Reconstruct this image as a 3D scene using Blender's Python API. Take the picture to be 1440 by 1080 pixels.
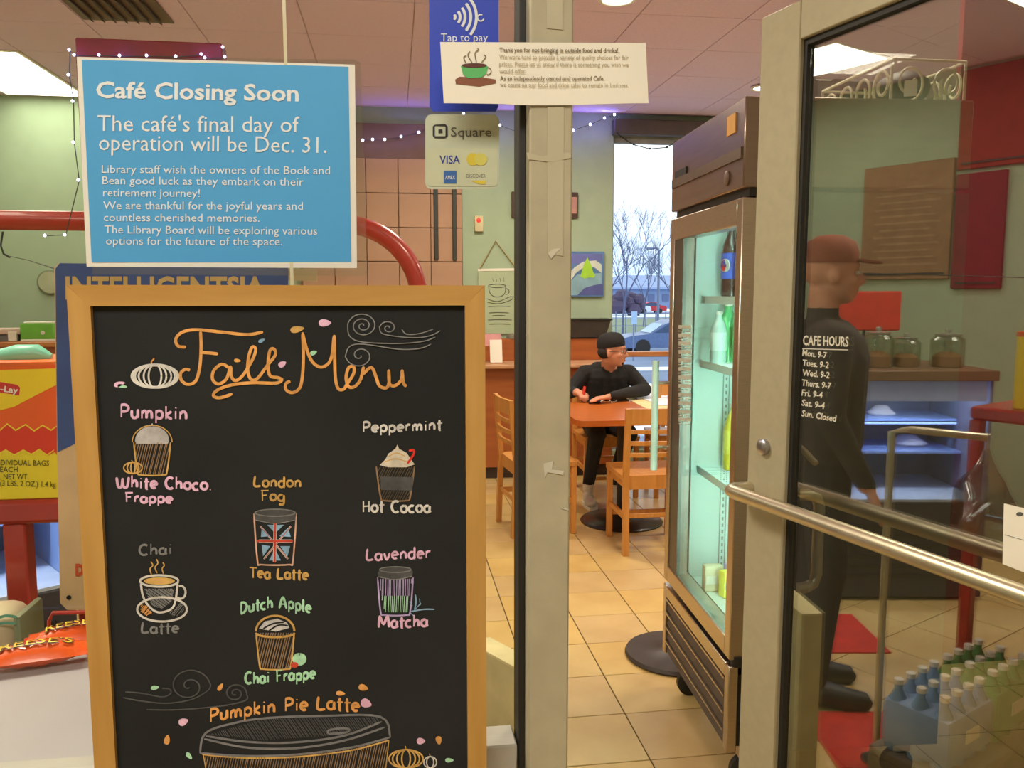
import bpy, bmesh, math, random
from math import sin, cos, pi, radians, hypot, atan, atan2, sqrt
from mathutils import Vector, Matrix
random.seed(7)
SC = bpy.context.scene
for _o in list(bpy.data.objects): bpy.data.objects.remove(_o)
COL = SC.collection
# ------------------------------------------------------------------ camera
FPX = 1165.0; EYE = 1.52; PIT = atan(128/1165.0); YAW = radians(8.11)
cd = bpy.data.cameras.new('camera'); cam = bpy.data.objects.new('camera', cd); COL.objects.link(cam)
cam.location = (0, 0, EYE); cam.rotation_euler = (pi/2-PIT, 0, -YAW)
cd.sensor_width = 36; cd.lens = FPX/1440*36; cd.clip_start = .05; cd.clip_end = 500
SC.camera = cam
# ------------------------------------------------------------------ world, exposure
SC.view_settings.view_transform = 'Standard'; SC.view_settings.look = 'None'
SC.view_settings.gamma = 1; SC.view_settings.use_curve_mapping = False
SC.view_settings.exposure = 0.22
W = bpy.data.worlds.new('world'); SC.world = W; W.use_nodes = True
nt = W.node_tree; nt.nodes.clear()
wo = nt.nodes.new('ShaderNodeOutputWorld'); wb = nt.nodes.new('ShaderNodeBackground')
tc = nt.nodes.new('ShaderNodeTexCoord'); sx = nt.nodes.new('ShaderNodeSeparateXYZ'); cr = nt.nodes.new('ShaderNodeValToRGB')
nt.links.new(tc.outputs['Generated'], sx.inputs[0]); nt.links.new(sx.outputs['Z'], cr.inputs[0])
cr.color_ramp.elements[0].position = 0.0; cr.color_ramp.elements[0].color = (.42, .60, .95, 1)
cr.color_ramp.elements[1].position = 0.16; cr.color_ramp.elements[1].color = (.86, .93, 1, 1)
nt.links.new(cr.outputs[0], wb.inputs[0]); wb.inputs[1].default_value = 1.75
nt.links.new(wb.outputs[0], wo.inputs[0])
# ------------------------------------------------------------------ lamps
def area(name, loc, size, power, col, rot=(0, 0, 0)):
    l = bpy.data.lights.new(name, 'AREA'); l.shape = 'RECTANGLE'; l.size = size[0]; l.size_y = size[1]
    l.energy = power; l.color = col
    o = bpy.data.objects.new(name, l); o.location = loc; o.rotation_euler = rot; COL.objects.link(o); return o
area('vestibule_lamp', (-0.5, -0.55, 2.68), (1.5, .8), 38, (1, .95, .86))
area('cafe_lamp', (1.4, 2.9, 3.0), (.5, .5), 42, (1, .86, .68))
area('cafe_lamp', (0.7, 5.6, 3.0), (.5, .5), 40, (1, .87, .70))
area('cafe_lamp', (-1.2, 1.9, 3.0), (.6, .6), 40, (1, .90, .74))
area('cafe_lamp', (3.0, 5.2, 3.0), (.5, .5), 34, (1, .86, .70))
PANEL_E = 7.0
# ------------------------------------------------------------------ helpers
def S(r, g, b):
    f = lambda c: (c/255/12.92) if c/255 <= .04045 else ((c/255+.055)/1.055)**2.4
    return (f(r), f(g), f(b), 1)
def mat(name, rgb, rough=.6, metal=0, var=.12, scale=12, bump=0, emit=None, es=0, stretch=None, coat=0, spec=.5, alt=None):
    m = bpy.data.materials.new(name); m.use_nodes = True; t = m.node_tree; b = t.nodes['Principled BSDF']
    c = S(*rgb)
    co = t.nodes.new('ShaderNodeTexCoord'); mp = t.nodes.new('ShaderNodeMapping'); nz = t.nodes.new('ShaderNodeTexNoise')
    t.links.new(co.outputs['Object'], mp.inputs[0]); t.links.new(mp.outputs[0], nz.inputs['Vector'])
    if stretch: mp.inputs['Scale'].default_value = stretch
    nz.inputs['Scale'].default_value = scale; nz.inputs['Detail'].default_value = 4
    mx = t.nodes.new('ShaderNodeMix'); mx.data_type = 'RGBA'
    a = S(*alt) if alt else tuple(max(0, x*(1-var)) for x in c[:3])+(1,)
    d = c if alt else tuple(min(1, x*(1+var)) for x in c[:3])+(1,)
    mx.inputs[6].default_value = a; mx.inputs[7].default_value = d
    rp = t.nodes.new('ShaderNodeMapRange'); rp.inputs[1].default_value = .3; rp.inputs[2].default_value = .7
    t.links.new(nz.outputs['Fac'], rp.inputs[0]); t.links.new(rp.outputs[0], mx.inputs[0])
    t.links.new(mx.outputs[2], b.inputs['Base Color'])
    b.inputs['Roughness'].default_value = rough; b.inputs['Metallic'].default_value = metal
    b.inputs['Coat Weight'].default_value = coat; b.inputs['Specular IOR Level'].default_value = spec
    if bump:
        bp = t.nodes.new('ShaderNodeBump'); bp.inputs['Strength'].default_value = bump; bp.inputs['Distance'].default_value = .01
        t.links.new(nz.outputs['Fac'], bp.inputs['Height']); t.links.new(bp.outputs[0], b.inputs['Normal'])
    if emit:
        b.inputs['Emission Color'].default_value = S(*emit); b.inputs['Emission Strength'].default_value = es
    m.diffuse_color = c
    return m
def glassmat(name, tint, refl, rough=0.0):
    m = bpy.data.materials.new(name); m.use_nodes = True; t = m.node_tree; t.nodes.clear()
    o = t.nodes.new('ShaderNodeOutputMaterial'); mx = t.nodes.new('ShaderNodeMixShader')
    tr = t.nodes.new('ShaderNodeBsdfTransparent'); gl = t.nodes.new('ShaderNodeBsdfGlossy')
    tr.inputs[0].default_value = tint; gl.inputs['Roughness'].default_value = rough
    nz = t.nodes.new('ShaderNodeTexNoise'); nz.inputs['Scale'].default_value = 3
    mr = t.nodes.new('ShaderNodeMapRange'); mr.inputs[3].default_value = refl*.9; mr.inputs[4].default_value = refl*1.1
    t.links.new(nz.outputs['Fac'], mr.inputs[0]); t.links.new(mr.outputs[0], mx.inputs[0])
    t.links.new(tr.outputs[0], mx.inputs[1]); t.links.new(gl.outputs[0], mx.inputs[2]); t.links.new(mx.outputs[0], o.inputs[0])
    return m
def wood(name, rgb, dark, axis='Z', scale=6, rough=.45):
    st = {'X': (1, 9, 9), 'Y': (9, 1, 9), 'Z': (9, 9, 1)}[axis]
    return mat(name, rgb, rough, 0, scale=scale, stretch=st, alt=dark, bump=.05)
class MB:
    """collects shapes, links them as one mesh object"""
    def __init__(s): s.v = []; s.f = []; s.mi = []; s.sm = []; s.m = 0
    def add(s, vs, fs, smooth=False, M=None):
        n = len(s.v)
        for v in vs: s.v.append(tuple(M @ Vector(v)) if M else tuple(v))
        for f in fs: s.f.append(tuple(n+i for i in f)); s.mi.append(s.m); s.sm.append(smooth)
        return s
    def box(s, x0, x1, y0, y1, z0, z1, bev=0, M=None, seg=1):
        x0, x1 = min(x0, x1), max(x0, x1); y0, y1 = min(y0, y1), max(y0, y1); z0, z1 = min(z0, z1), max(z0, z1)
        vs = [(x0, y0, z0), (x1, y0, z0), (x1, y1, z0), (x0, y1, z0), (x0, y0, z1), (x1, y0, z1), (x1, y1, z1), (x0, y1, z1)]
        fs = [(0, 3, 2, 1), (4, 5, 6, 7), (0, 1, 5, 4), (1, 2, 6, 5), (2, 3, 7, 6), (3, 0, 4, 7)]
        if bev <= 0: return s.add(vs, fs, False, M)
        bm = bmesh.new(); bv = [bm.verts.new(v) for v in vs]
        for f in fs: bm.faces.new([bv[i] for i in f])
        bev = min(bev, .49*min(x1-x0, y1-y0, z1-z0))
        bmesh.ops.bevel(bm, geom=bm.edges[:], offset=bev, segments=seg, affect='EDGES', profile=.5)
        bm.verts.index_update()
        r = s.add([v.co[:] for v in bm.verts], [[v.index for v in f.verts] for f in bm.faces], seg > 1, M); bm.free(); return r
    def obox(s, c, size, rz=0, bev=0, seg=1, rx=0, ry=0):
        M = Matrix.Translation(c) @ Matrix.Rotation(rz, 4, 'Z') @ Matrix.Rotation(ry, 4, 'Y') @ Matrix.Rotation(rx, 4, 'X')
        a, b, c2 = (q/2 for q in size); return s.box(-a, a, -b, b, -c2, c2, bev, M, seg)
    def tube(s, pts, r, seg=8, closed=False, cap=True):
        pts = [Vector(p) for p in pts]; n = len(pts)
        rr = r if isinstance(r, (list, tuple)) else [r]*n
        vs = []; up = None
        for i in range(n):
            a = pts[(i-1) % n] if closed or i > 0 else pts[i]
            b = pts[(i+1) % n] if closed or i < n-1 else pts[i]
            t = (b-a).normalized()
            if up is None: up = t.orthogonal().normalized()
            up = (up-t*up.dot(t)); up = up.normalized() if up.length > 1e-6 else t.orthogonal().normalized()
            w = t.cross(up)
            for k in range(seg):
                q = 2*pi*k/seg; vs.append(pts[i]+(up*cos(q)+w*sin(q))*rr[i])
        fs = []
        for i in range(n if closed else n-1):
            j = (i+1) % n
            for k in range(seg): l = (k+1) % seg; fs.append((i*seg+k, i*seg+l, j*seg+l, j*seg+k))
        if cap and not closed: fs.append(tuple(range(seg))[::-1]); fs.append(tuple((n-1)*seg+k for k in range(seg)))
        return s.add(vs, fs, True)
    def lathe(s, prof, c=(0, 0, 0), seg=24, M=None):
        vs = []; fs = []
        for (r, z) in prof:
            for k in range(seg): q = 2*pi*k/seg; vs.append((c[0]+r*cos(q), c[1]+r*sin(q), c[2]+z))
        for i in range(len(prof)-1):
            for k in range(seg): l = (k+1) % seg; fs.append((i*seg+k, i*seg+l, (i+1)*seg+l, (i+1)*seg+k))
        fs.append(tuple(range(seg))[::-1]); fs.append(tuple((len(prof)-1)*seg+k for k in range(seg)))
        return s.add(vs, fs, True, M)
    def ball(s, c, r, seg=12, M=None):
        r = r if isinstance(r, (tuple, list)) else (r, r, r); vs = []; fs = []; rg = seg//2
        for i in range(rg+1):
            a = -pi/2+pi*i/rg
            for k in range(seg): q = 2*pi*k/seg; vs.append((c[0]+r[0]*cos(a)*cos(q), c[1]+r[1]*cos(a)*sin(q), c[2]+r[2]*sin(a)))
        for i in range(rg):
            for k in range(seg): l = (k+1) % seg; fs.append((i*seg+k, i*seg+l, (i+1)*seg+l, (i+1)*seg+k))
        return s.add(vs, fs, True, M)
    def poly(s, pts, thick, axis):
        """prism: polygon pts (3-D) extruded by vector axis*thick"""
        a = Vector(axis)*thick; n = len(pts); vs = [Vector(p) for p in pts]+[Vector(p)+a for p in pts]
        fs = [tuple(range(n))[::-1], tuple(range(n, 2*n))]+[(i, (i+1) % n, n+(i+1) % n, n+i) for i in range(n)]
        return s.add(vs, fs)
    def mesh(s, name, mats):
        me = bpy.data.meshes.new(name); me.from_pydata(s.v, [], s.f)
        for m in (mats if isinstance(mats, (list, tuple)) else [mats]): me.materials.append(m)
        me.polygons.foreach_set('material_index', s.mi); me.polygons.foreach_set('use_smooth', s.sm)
        bm = bmesh.new(); bm.from_mesh(me); bmesh.ops.remove_doubles(bm, verts=bm.verts, dist=1e-6)
        bmesh.ops.recalc_face_normals(bm, faces=bm.faces); bm.to_mesh(me); bm.free()
        try: me.set_sharp_from_angle(angle=radians(40))
        except Exception: pass
        return me
    def build(s, name, mats, parent=None):
        return link(name, s.mesh(name, mats), parent)
def link(name, me, parent=None):
    o = bpy.data.objects.new(name, me); COL.objects.link(o)
    if parent: o.parent = parent; o.matrix_parent_inverse = W2L(parent)
    return o
def W2L(p):
    """parts are modelled in world space when their thing's Empty is placed at its base"""
    m = Matrix.LocRotScale(p.location, p.rotation_euler, p.scale)
    q = p.parent
    while q: m = Matrix.LocRotScale(q.location, q.rotation_euler, q.scale) @ (q.matrix_parent_inverse.copy() if False else Matrix()) @ m; q = q.parent
    return m.inverted() if p.type == 'EMPTY' and not p.get('local') else Matrix()
def thing(name, label, cat, loc=(0, 0, 0), rz=0, group=None, local=False):
    o = bpy.data.objects.new(name, None); COL.objects.link(o); o.location = loc; o.rotation_euler = (0, 0, rz)
    o.empty_display_size = .05
    o['label'] = label; o['category'] = cat
    if group: o['group'] = group
    if local: o['local'] = 1
    return o
def tag(o, label, cat, group=None):
    o['label'] = label; o['category'] = cat
    if group: o['group'] = group
    return o
def struct(o): o['kind'] = 'structure'; return o
def dup(root, loc, rz, label=None, scale=None):
    r = root.copy(); COL.objects.link(r); r.location = loc; r.rotation_euler = (0, 0, rz)
    if label: r['label'] = label
    if scale: r.scale = scale
    for ch in list(root.children):
        c = ch.copy(); COL.objects.link(c); c.parent = r
        for g in ch.children:
            d = g.copy(); COL.objects.link(d); d.parent = c
    return r
# pixel -> point on a real plane (used to lay out the flat artwork and to measure positions)
CF = Vector((sin(YAW)*cos(PIT), cos(YAW)*cos(PIT), -sin(PIT))); CR = Vector((cos(YAW), -sin(YAW), 0)); CU = CR.cross(CF)
def ray(px, py): return CF+CR*((px-720)/FPX)+CU*((540-py)/FPX)
def at(px, py, X=None, Y=None, Z=None):
    d = ray(px, py); t = X/d.x if X is not None else Y/d.y if Y is not None else (Z-EYE)/d.z
    return Vector((d.x*t, d.y*t, EYE+d.z*t))
class Pl:
    def __init__(s, p, n): s.p = Vector(p); s.n = Vector(n).normalized()
    def at(s, px, py, off=0):
        d = ray(px, py); p = s.p+s.n*off; o = Vector((0, 0, EYE)); t = (p-o).dot(s.n)/d.dot(s.n); return o+d*t
    def fill(s, name, pts, m, parent, off=.0005, thick=.0003):
        b = MB(); b.poly([s.at(x, y, off) for x, y in pts], thick, s.n); return b.build(name, m, parent)
def crom(p, sub=5):
    if len(p) < 3: return p
    q = [p[0]]+list(p)+[p[-1]]; out = []
    for i in range(1, len(q)-2):
        for k in range(sub):
            t = k/sub; a, b, c, d = q[i-1], q[i], q[i+1], q[i+2]
            out.append(tuple(.5*((2*b[j])+(-a[j]+c[j])*t+(2*a[j]-5*b[j]+4*c[j]-d[j])*t*t+(-a[j]+3*b[j]-3*c[j]+d[j])*t*t*t) for j in (0, 1)))
    out.append(tuple(p[-1])); return out
def strokes(mb, pl, lines, w, off=.0006, smooth=True):
    """flat chalk / ink strokes: pixel polylines laid on plane pl, w = width in px"""
    for si, ln in enumerate(lines):
        base = off+.00003*(si % 12)
        p = crom(ln) if smooth else ln
        if len(p) < 2: continue
        L = []; R = []
        for i, q in enumerate(p):
            a = p[max(0, i-1)]; b = p[min(len(p)-1, i+1)]; dx, dy = b[0]-a[0], b[1]-a[1]; l = hypot(dx, dy) or 1
            ww = w*.5*(1 if 0 < i < len(p)-1 else .55)
            nx, ny = -dy/l*ww, dx/l*ww
            o_ = base+.000003*i; L.append(pl.at(q[0]+nx, q[1]+ny, o_)); R.append(pl.at(q[0]-nx, q[1]-ny, o_))
        n = len(p); mb.add(L+R, [(i, i+1, n+i+1, n+i) for i in range(n-1)])
        if smooth and len(ln) < 45 and w > 1.8:
            for qi, q in enumerate(ln[1:-1]): mb.add([pl.at(q[0]+w*.47*cos(a), q[1]+w*.47*sin(a), base+.00022+.000012*qi) for a in [pi/4*k for k in range(8)]], [tuple(range(8))])
    return mb
_cap = {}
def text_verts(s, bold=0):
    cu = bpy.data.curves.new('t', 'FONT'); cu.body = s; cu.size = 1; cu.resolution_u = 2; cu.offset = bold
    o = bpy.data.objects.new('t', cu); COL.objects.link(o)
    me = bpy.data.meshes.new_from_object(o.evaluated_get(bpy.context.evaluated_depsgraph_get()))
    vs = [v.co[:] for v in me.vertices]; fs = [tuple(f.vertices) for f in me.polygons]
    bpy.data.objects.remove(o); bpy.data.curves.remove(cu); bpy.data.meshes.remove(me)
    return vs, fs
CAPH = max(v[1] for v in text_verts('H')[0])
def text(pl, s, p0, p1, h, m, parent, bold=0, off=.0008, name='lettering', mb=None):
    """text between pixel baseline points p0-p1 with capital height h (px)"""
    vs, fs = text_verts(s, bold)
    x0 = min(v[0] for v in vs); x1 = max(v[0] for v in vs); out = []
    dx, dy = p1[0]-p0[0], p1[1]-p0[1]; l = hypot(dx, dy); ux, uy = dx/l, dy/l
    for v in vs:
        u = (v[0]-x0)/(x1-x0)*l; k = v[1]/CAPH*h
        out.append(pl.at(p0[0]+ux*u+uy*k, p0[1]+uy*u-ux*k, off))
    b = mb or MB(); b.add(out, fs)
    return b if mb else b.build(name, m, parent)
# ------------------------------------------------------------------ materials
M_beige = mat('painted_metal_beige', (176, 168, 140), .5, 0, .05, 40)
M_post = mat('painted_post', (186, 177, 148), .55, 0, .07, 30)
M_gasket = mat('black_gasket', (38, 36, 32), .6)
M_oak = wood('oak_frame', (206, 160, 88), (184, 136, 64), 'Z', 5)
M_oakh = wood('oak_frame_across', (206, 160, 88), (184, 136, 64), 'X', 5)
M_chalk = mat('chalkboard_black', (42, 43, 43), .85, 0, .18, 6, spec=.2)
M_white = mat('white_paper', (238, 234, 222), .7, 0, .02)
M_cream = mat('cream_paper', (250, 245, 228), .7, 0, .02)
M_sblue = mat('notice_blue', (78, 168, 226), .6, 0, .03)
M_sink = mat('pale_ink', (236, 240, 240), .6, 0, .01)
M_film = glassmat('clear_film', (.94, .95, .93, 1), .10, .15)
M_glass = glassmat('window_glass', (.95, .96, .94, 1), .012)
M_doorglass = glassmat('door_glass', (.86, .88, .84, 1), .34)
M_fglass = glassmat('fridge_glass', (.90, .95, .93, 1), .10)
M_green = mat('sage_wall_paint', (166, 186, 158), .8, 0, .04, 8)
M_ceil = mat('ceiling_tile', (236, 216, 252), .9, 0, .04, 60, bump=.1)
M_grid = mat('ceiling_grid', (214, 190, 208), .7)
M_red = mat('red_enamel', (168, 44, 30), .35, 0, .1, 8, coat=.4)
M_deepred = mat('deep_red_paint', (120, 24, 28), .6)
M_tile = mat('floor_tile_tan', (214, 184, 120), .38, 0, .1, 5, alt=(198, 164, 104))
M_grout = mat('grout', (92, 74, 46), .8)
M_steel = mat('brushed_steel', (188, 176, 160), .32, 1, .08, 30, stretch=(1, 1, 12))
M_satin = mat('satin_aluminium', (205, 196, 170), .35, .9, .05, 30)
M_black = mat('black_plastic', (30, 29, 28), .5)
M_chairw = wood('honey_wood', (216, 152, 78), (198, 132, 60), 'Z', 5, .4)
M_table = wood('cherry_table_top', (196, 106, 40), (178, 92, 34), 'X', 4, .3)
M_bench = wood('orange_panel_wood', (176, 98, 46), (156, 82, 38), 'X', 3, .45)
M_benchtop = mat('pink_tan_ledge', (196, 146, 106), .5)
M_skin = mat('skin', (206, 142, 110), .6, 0, .05)
M_cloth = mat('black_cloth', (34, 33, 33), .9, 0, .15, 20)
M_panel = mat('light_panel', (255, 255, 245), .5, emit=(255, 250, 225), es=PANEL_E)
M_led = mat('blue_led', (180, 180, 255), .4, emit=(120, 120, 255), es=22)
M_ledc = mat('white_led_core', (220, 220, 255), .4, emit=(205, 205, 255), es=6)
M_wire = mat('dark_wire', (50, 52, 48), .6)
# ------------------------------------------------------------------ the setting
X0, X1, YF, YB, H = -3.6, 4.2, .86, 7.10, 3.03
TX, TY, TS = .811, 3.083, .3048
fb = MB(); fb.box(X0, X1, -2.4, YB, -.06, -.006)
floor = struct(fb.build('floor', M_grout))
tb = MB(); tb.box(-.1502, .1502, -.1502, .1502, -.006, 0, .0015)
tme = [tb.mesh('floor_tile', mat('floor_tile_%s' % n, c, .36, 0, .1, 4, alt=a)) for n, c, a in
       (('tan', (218, 188, 124), (202, 168, 106)), ('honey', (222, 190, 118), (204, 166, 98)), ('sand', (214, 184, 128), (196, 162, 108)))]
rest = MB(); cnt = 0
i0 = int((X0-TX)/TS)-1; i1 = int((X1-TX)/TS)+1; j0 = int((-2.4-TY)/TS)-1; j1 = int((YB-TY)/TS)+1
for i in range(i0, i1+1):
    for j in range(j0, j1+1):
        cx, cy = TX+TS*(i+.5), TY+TS*(j+.5)
        if cx-.15 < X0 or cx+.15 > X1 or cy-.15 < -2.4 or cy+.15 > YB: continue
        if -.2 < cx < 3.4 and 2.0 < cy < 7.1 and cx < 1.2+ (cy-2)*.55 and cnt < 290:
            o = link('floor_tile', random.choice(tme), floor); o.location = (cx, cy, 0); o.rotation_euler = (0, 0, random.choice((0, pi/2, pi))); cnt += 1
        else: rest.box(cx-.1502, cx+.1502, cy-.1502, cy+.1502, -.006, 0)
o = rest.build('floor_tiles', tme[0].materials[0], floor); o['kind'] = 'stuff'
cb = MB(); cb.box(X0, X1, YF, YB, H+.012, H+.08)
ceil = struct(cb.build('ceiling', M_grid))
cb = MB(); cb.box(-.302, .302, -.302, .302, H+.004, H+.012, .002); cme = cb.mesh('ceiling_tile', M_ceil)
holes = [(-2.61, 6.40), (-2.61, 4.265), (-2.61, 2.13), (3.49, 2.13)]      # troffers
PX0, PY0 = -2.61+.305-.61, 6.40-.305-.0
for i in range(-3, 13):
    for j in range(-10, 4):
        cx, cy = -2.61+.61*i, 6.095+.61*j
        if cx-.29 < X0 or cx+.31 > X1 or cy-.31 < YF or cy+.31 > YB+.02: continue
        if any(abs(cx-hx) < .1 and abs(cy-hy) < .5 for hx, hy in holes): continue
        o = link('ceiling_tile', cme, ceil); o.location = (cx, cy, 0)
# walls
wb_ = MB(); WX0, WX1, WZ0, WZ1 = 1.893, 2.86, .12, 2.87
wb_.box(X0, WX0, YB, YB+.14, 0, H+.08); wb_.box(WX1, X1, YB, YB+.14, 0, H+.08)
wb_.box(WX0, WX1, YB, YB+.14, 0, WZ0); wb_.box(WX0, WX1, YB, YB+.14, WZ1, H+.08)
wall_back = struct(wb_.build('wall_back', M_green))
struct(MB().box(X0-.12, X0, -2.4, YB+.14, 0, H+.08).build('wall_left', M_green))
struct(MB().box(X1, X1+.12, -2.4, YB+.14, 0, H+.08).build('wall_right', M_green))
wf = MB(); wf.box(1.10, X1, YF-.06, YF+.06, 0, H+.08); wf.box(X0, -1.75, YF-.06, YF+.06, 0, H+.08); wf.box(-1.75, 1.10, YF-.06, YF+.06, 2.62, H+.08)
wall_front = struct(wf.build('wall_front', mat('front_wall_paint', (190, 184, 160), .8)))
M_vest = mat('vestibule_paint', (196, 186, 160), .8)
struct(MB().box(X0, X1, -2.5, -2.4, 0, 2.8).build('wall_rear', M_vest))
struct(MB().box(-2.0, -1.9, -2.4, YF-.06, 0, 2.8).build('wall_vestibule_left', M_vest))
struct(MB().box(1.9, 2.0, -2.4, YF-.06, 0, 2.8).build('wall_vestibule_right', M_vest))
struct(MB().box(-2.0, 2.0, -2.5, YF-.06, 2.7, 2.82).build('ceiling_vestibule', M_vest))
struct(MB().box(X0, 1.85, YB-.015, YB, 0, .1).build('baseboard_back', mat('dark_base', (60, 48, 40), .6)))
# brown tiled section of the back wall, each tile a part
bx0, bx1 = -.75, at(650, 300, Y=YB-.03).x
bw = struct(MB().box(bx0, bx1, YB-.05, YB-.0005, .1, H-.13).build('trim_1', mat('brown_joint', (120, 92, 74), .8)))
bt = MB(); bt.box(-.129, .129, -.012, 0, -.137, .137, .003); M_btile = mat('brown_wall_tile', (176, 138, 112), .6, 0, .08, 4)
btm = bt.mesh('wall_tile', M_btile)
nx = int((bx1-bx0)/.264)
for i in range(nx):
    for j in range(10):
        z = .24+j*.28
        if z+.14 > H-.13: continue
        o = link('wall_tile', btm, bw); o.location = (bx1-.135-.264*i, YB-.05, z)
for px in (612, 638):
    a = at(px, 270, Y=YB-.07); MB().box(a.x-.012-.0, a.x+.022, YB-.085, YB-.06, at(0, 345, Y=YB).z-.1, at(0, 262, Y=YB).z+.2, .004).build('dark_strip', M_wire, bw)
qx = at(1340, 300, Y=2.98).x
pt_ = struct(MB().box(qx, X1, 2.98, 3.005, 0, H+.01).build('wall_side', mat('maroon_wall', (112, 34, 38), .8)))
# back window
M_frame = mat('window_frame_metal', (150, 150, 150), .5, .3)
w1 = struct(MB().box(WX0, WX1, YB+.05, YB+.10, WZ1-.06, WZ1).box(WX0, WX1, YB+.05, YB+.10, WZ0, WZ0+.05).box(WX0, WX0+.02, YB+.05, YB+.10, WZ0, WZ1).box(WX1-.04, WX1, YB+.05, YB+.10, WZ0, WZ1).build('window_1', M_frame))
MB().box(WX0+.02, WX1-.04, YB+.072, YB+.08, WZ0+.05, WZ1-.06).build('glass_pane', M_glass, w1)
MB().box(WX0, WX1, YB+.02, YB+.10, .955, 1.0, .004).build('sill_rail', wood('rail_wood', (196, 132, 84), (176, 112, 66), 'X'), w1)
MB().box(WX0-.02, WX1+.3, YB-.10, YB-.002, 2.86, 2.985, .006).build('header_box', mat('header_grey', (92, 84, 82), .6), w1)
# ------------------------------------------------------------------ storefront
GY = .882
PXL, PXR = at(744, 500, Y=.842).x, at(803, 500, Y=.842).x
post = struct(MB().box(PXL, PXR, .842, .925, 0, 2.62, .002).build('trim_2', M_post))
MB().box(PXL-.007, PXL, .865, .902, 0, 2.62, .001).build('glazing_gasket', M_gasket, post)
sfp = Pl((0, .842, 0), (0, -1, 0))
M_tape = mat('clear_tape', (196, 188, 160), .35, 0, .04); M_scuff = mat('tape_residue', (214, 208, 186), .8)
sfp.fill('tape_strip', [(768, -30), (792, -30), (792, 42), (769, 40)], M_tape, post)
sfp.fill('tape_strip', [(770, 150), (793, 150), (792, 360), (770, 357)], M_tape, post)
sfp.fill('tape_residue', [(770, 356), (779, 350), (790, 349), (783, 354), (775, 364)], M_scuff, post, .0009)
sfp.fill('tape_residue', [(764, 652), (778, 648), (776, 660), (793, 662), (792, 668), (770, 664), (766, 672)], M_scuff, post, .0009)
sfp.fill('tape_residue', [(741, 214), (762, 220), (802, 214), (803, 222), (776, 228), (742, 224)], M_tape, post, .0007)
sfp.fill('scratch', [(790, 713), (800, 716), (799, 718), (789, 715)], M_scuff, post, .0009)
glass = struct(MB().box(-1.70, PXL-.004, GY-.003, GY+.003, 1.02, 2.60).build('window_2', M_glass))
MB().box(-1.70, PXL-.009, GY-.02, GY+.025, .985, 1.021, .002).build('sill_rail', mat('grey_sill', (186, 182, 170), .5), glass)
MB().box(-1.75, PXL-.009, GY-.004, GY+.004, .06, .985).build('lower_glass_pane', M_glass, glass)
MB().box(-1.75, -1.70, .84, .93, 0, 2.62, .002).build('side_mullion', M_post, glass)
MB().box(-1.75, PXL, .84, .93, 2.58, 2.62).build('top_rail', M_post, glass)
MB().box(-1.75, PXL, .84, .93, 0, .06).build('bottom_rail', M_post, glass)
jx = at(401, 40, Y=GY).x
MB().box(jx-.0016, jx+.0016, GY-.0045, GY-.003, 1.02, 2.58).build('glass_joint', mat('silicone', (214, 206, 168), .5), glass)
struct(MB().box(PXR, 1.10, .842, .94, 2.24, 2.62, .002).box(1.035, 1.10, .842, .94, 0, 2.24).build('trim_3', M_post))
# ------------------------------------------------------------------ chalkboard sandwich board
by = .800; bp = Pl((0, by, 0), (0, -1, 0))
bL, bR = at(93, 403, Y=by).x, at(682, 403, Y=by).x; bT = at(400, 401, Y=by).z
iL, iR, iT = at(127, 432, Y=by).x, at(654, 432, Y=by).x, at(400, 430, Y=by).z
board = thing('sandwich_board', 'tall black chalkboard menu with an oak frame and hand lettered drinks in front of glass', 'chalkboard', ((bL+bR)/2, .81, 0))
fw = iL-bL
MB().poly([(bL, by, 0), (iL, by, .0), (iL, by, iT), (bL, by, bT)], .022, (0, 1, 0)).build('frame_rail', M_oak, board)
MB().poly([(iR, by, 0), (bR, by, 0), (bR, by, bT), (iR, by, iT)], .022, (0, 1, 0)).build('frame_rail', M_oak, board)
MB().poly([(bL+.0003, by, bT), (iL, by, iT), (iR, by, iT), (bR-.0003, by, bT)], .022, (0, 1, 0)).build('frame_rail', M_oakh, board)
MB().box(iL, iR, by, by+.02, .30, .33).build('frame_rail', M_oakh, board)
MB().box(iL-.004, iR+.004, by+.006, by+.014, .32, iT+.004).build('chalk_panel', M_chalk, board)
MB().box(bL+.0, bR, by+.016, by+.03, .06, .09, .002).build('stretcher', M_oakh, board)
CP = Pl((0, by+.006, 0), (0, -1, 0))
ck = lambda n, c: mat('chalk_'+n, c, .95, 0, .22, 90, spec=.1)
K_o, K_w, K_p, K_t, K_g, K_m = ck('orange', (232, 168, 96)), ck('white', (222, 218, 210)), ck('pink', (240, 190, 216)), ck('tan', (214, 172, 100)), ck('grey', (138, 138, 136)), ck('mint', (176, 226, 188))
K_b, K_r, K_c, K_l = ck('blue', (140, 178, 206)), ck('red', (206, 78, 62)), ck('coffee', (150, 122, 92)), ck('lavender', (190, 170, 216))
def chalk(name, lines, w, m, off=.0006, smooth=True, parent=None):
    return strokes(MB(), CP, lines, w, off, smooth).build(name, m, parent or board)
def el(cx, cy, rx, ry, a0=0, a1=360, n=18, rot=0):
    c, s = cos(radians(rot)), sin(radians(rot)); o = []
    for i in range(n+1):
        a = radians(a0+(a1-a0)*i/n); x, y = rx*cos(a), ry*sin(a); o.append((cx+x*c-y*s, cy+x*s+y*c))
    return o
def spiral(cx, cy, r0, r1, a0, turns, n=40, sy=.85):
    return [(cx+(r0+(r1-r0)*i/n)*cos(a0+2*pi*turns*i/n), cy+(r0+(r1-r0)*i/n)*sin(a0+2*pi*turns*i/n)*sy) for i in range(n+1)]
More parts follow.
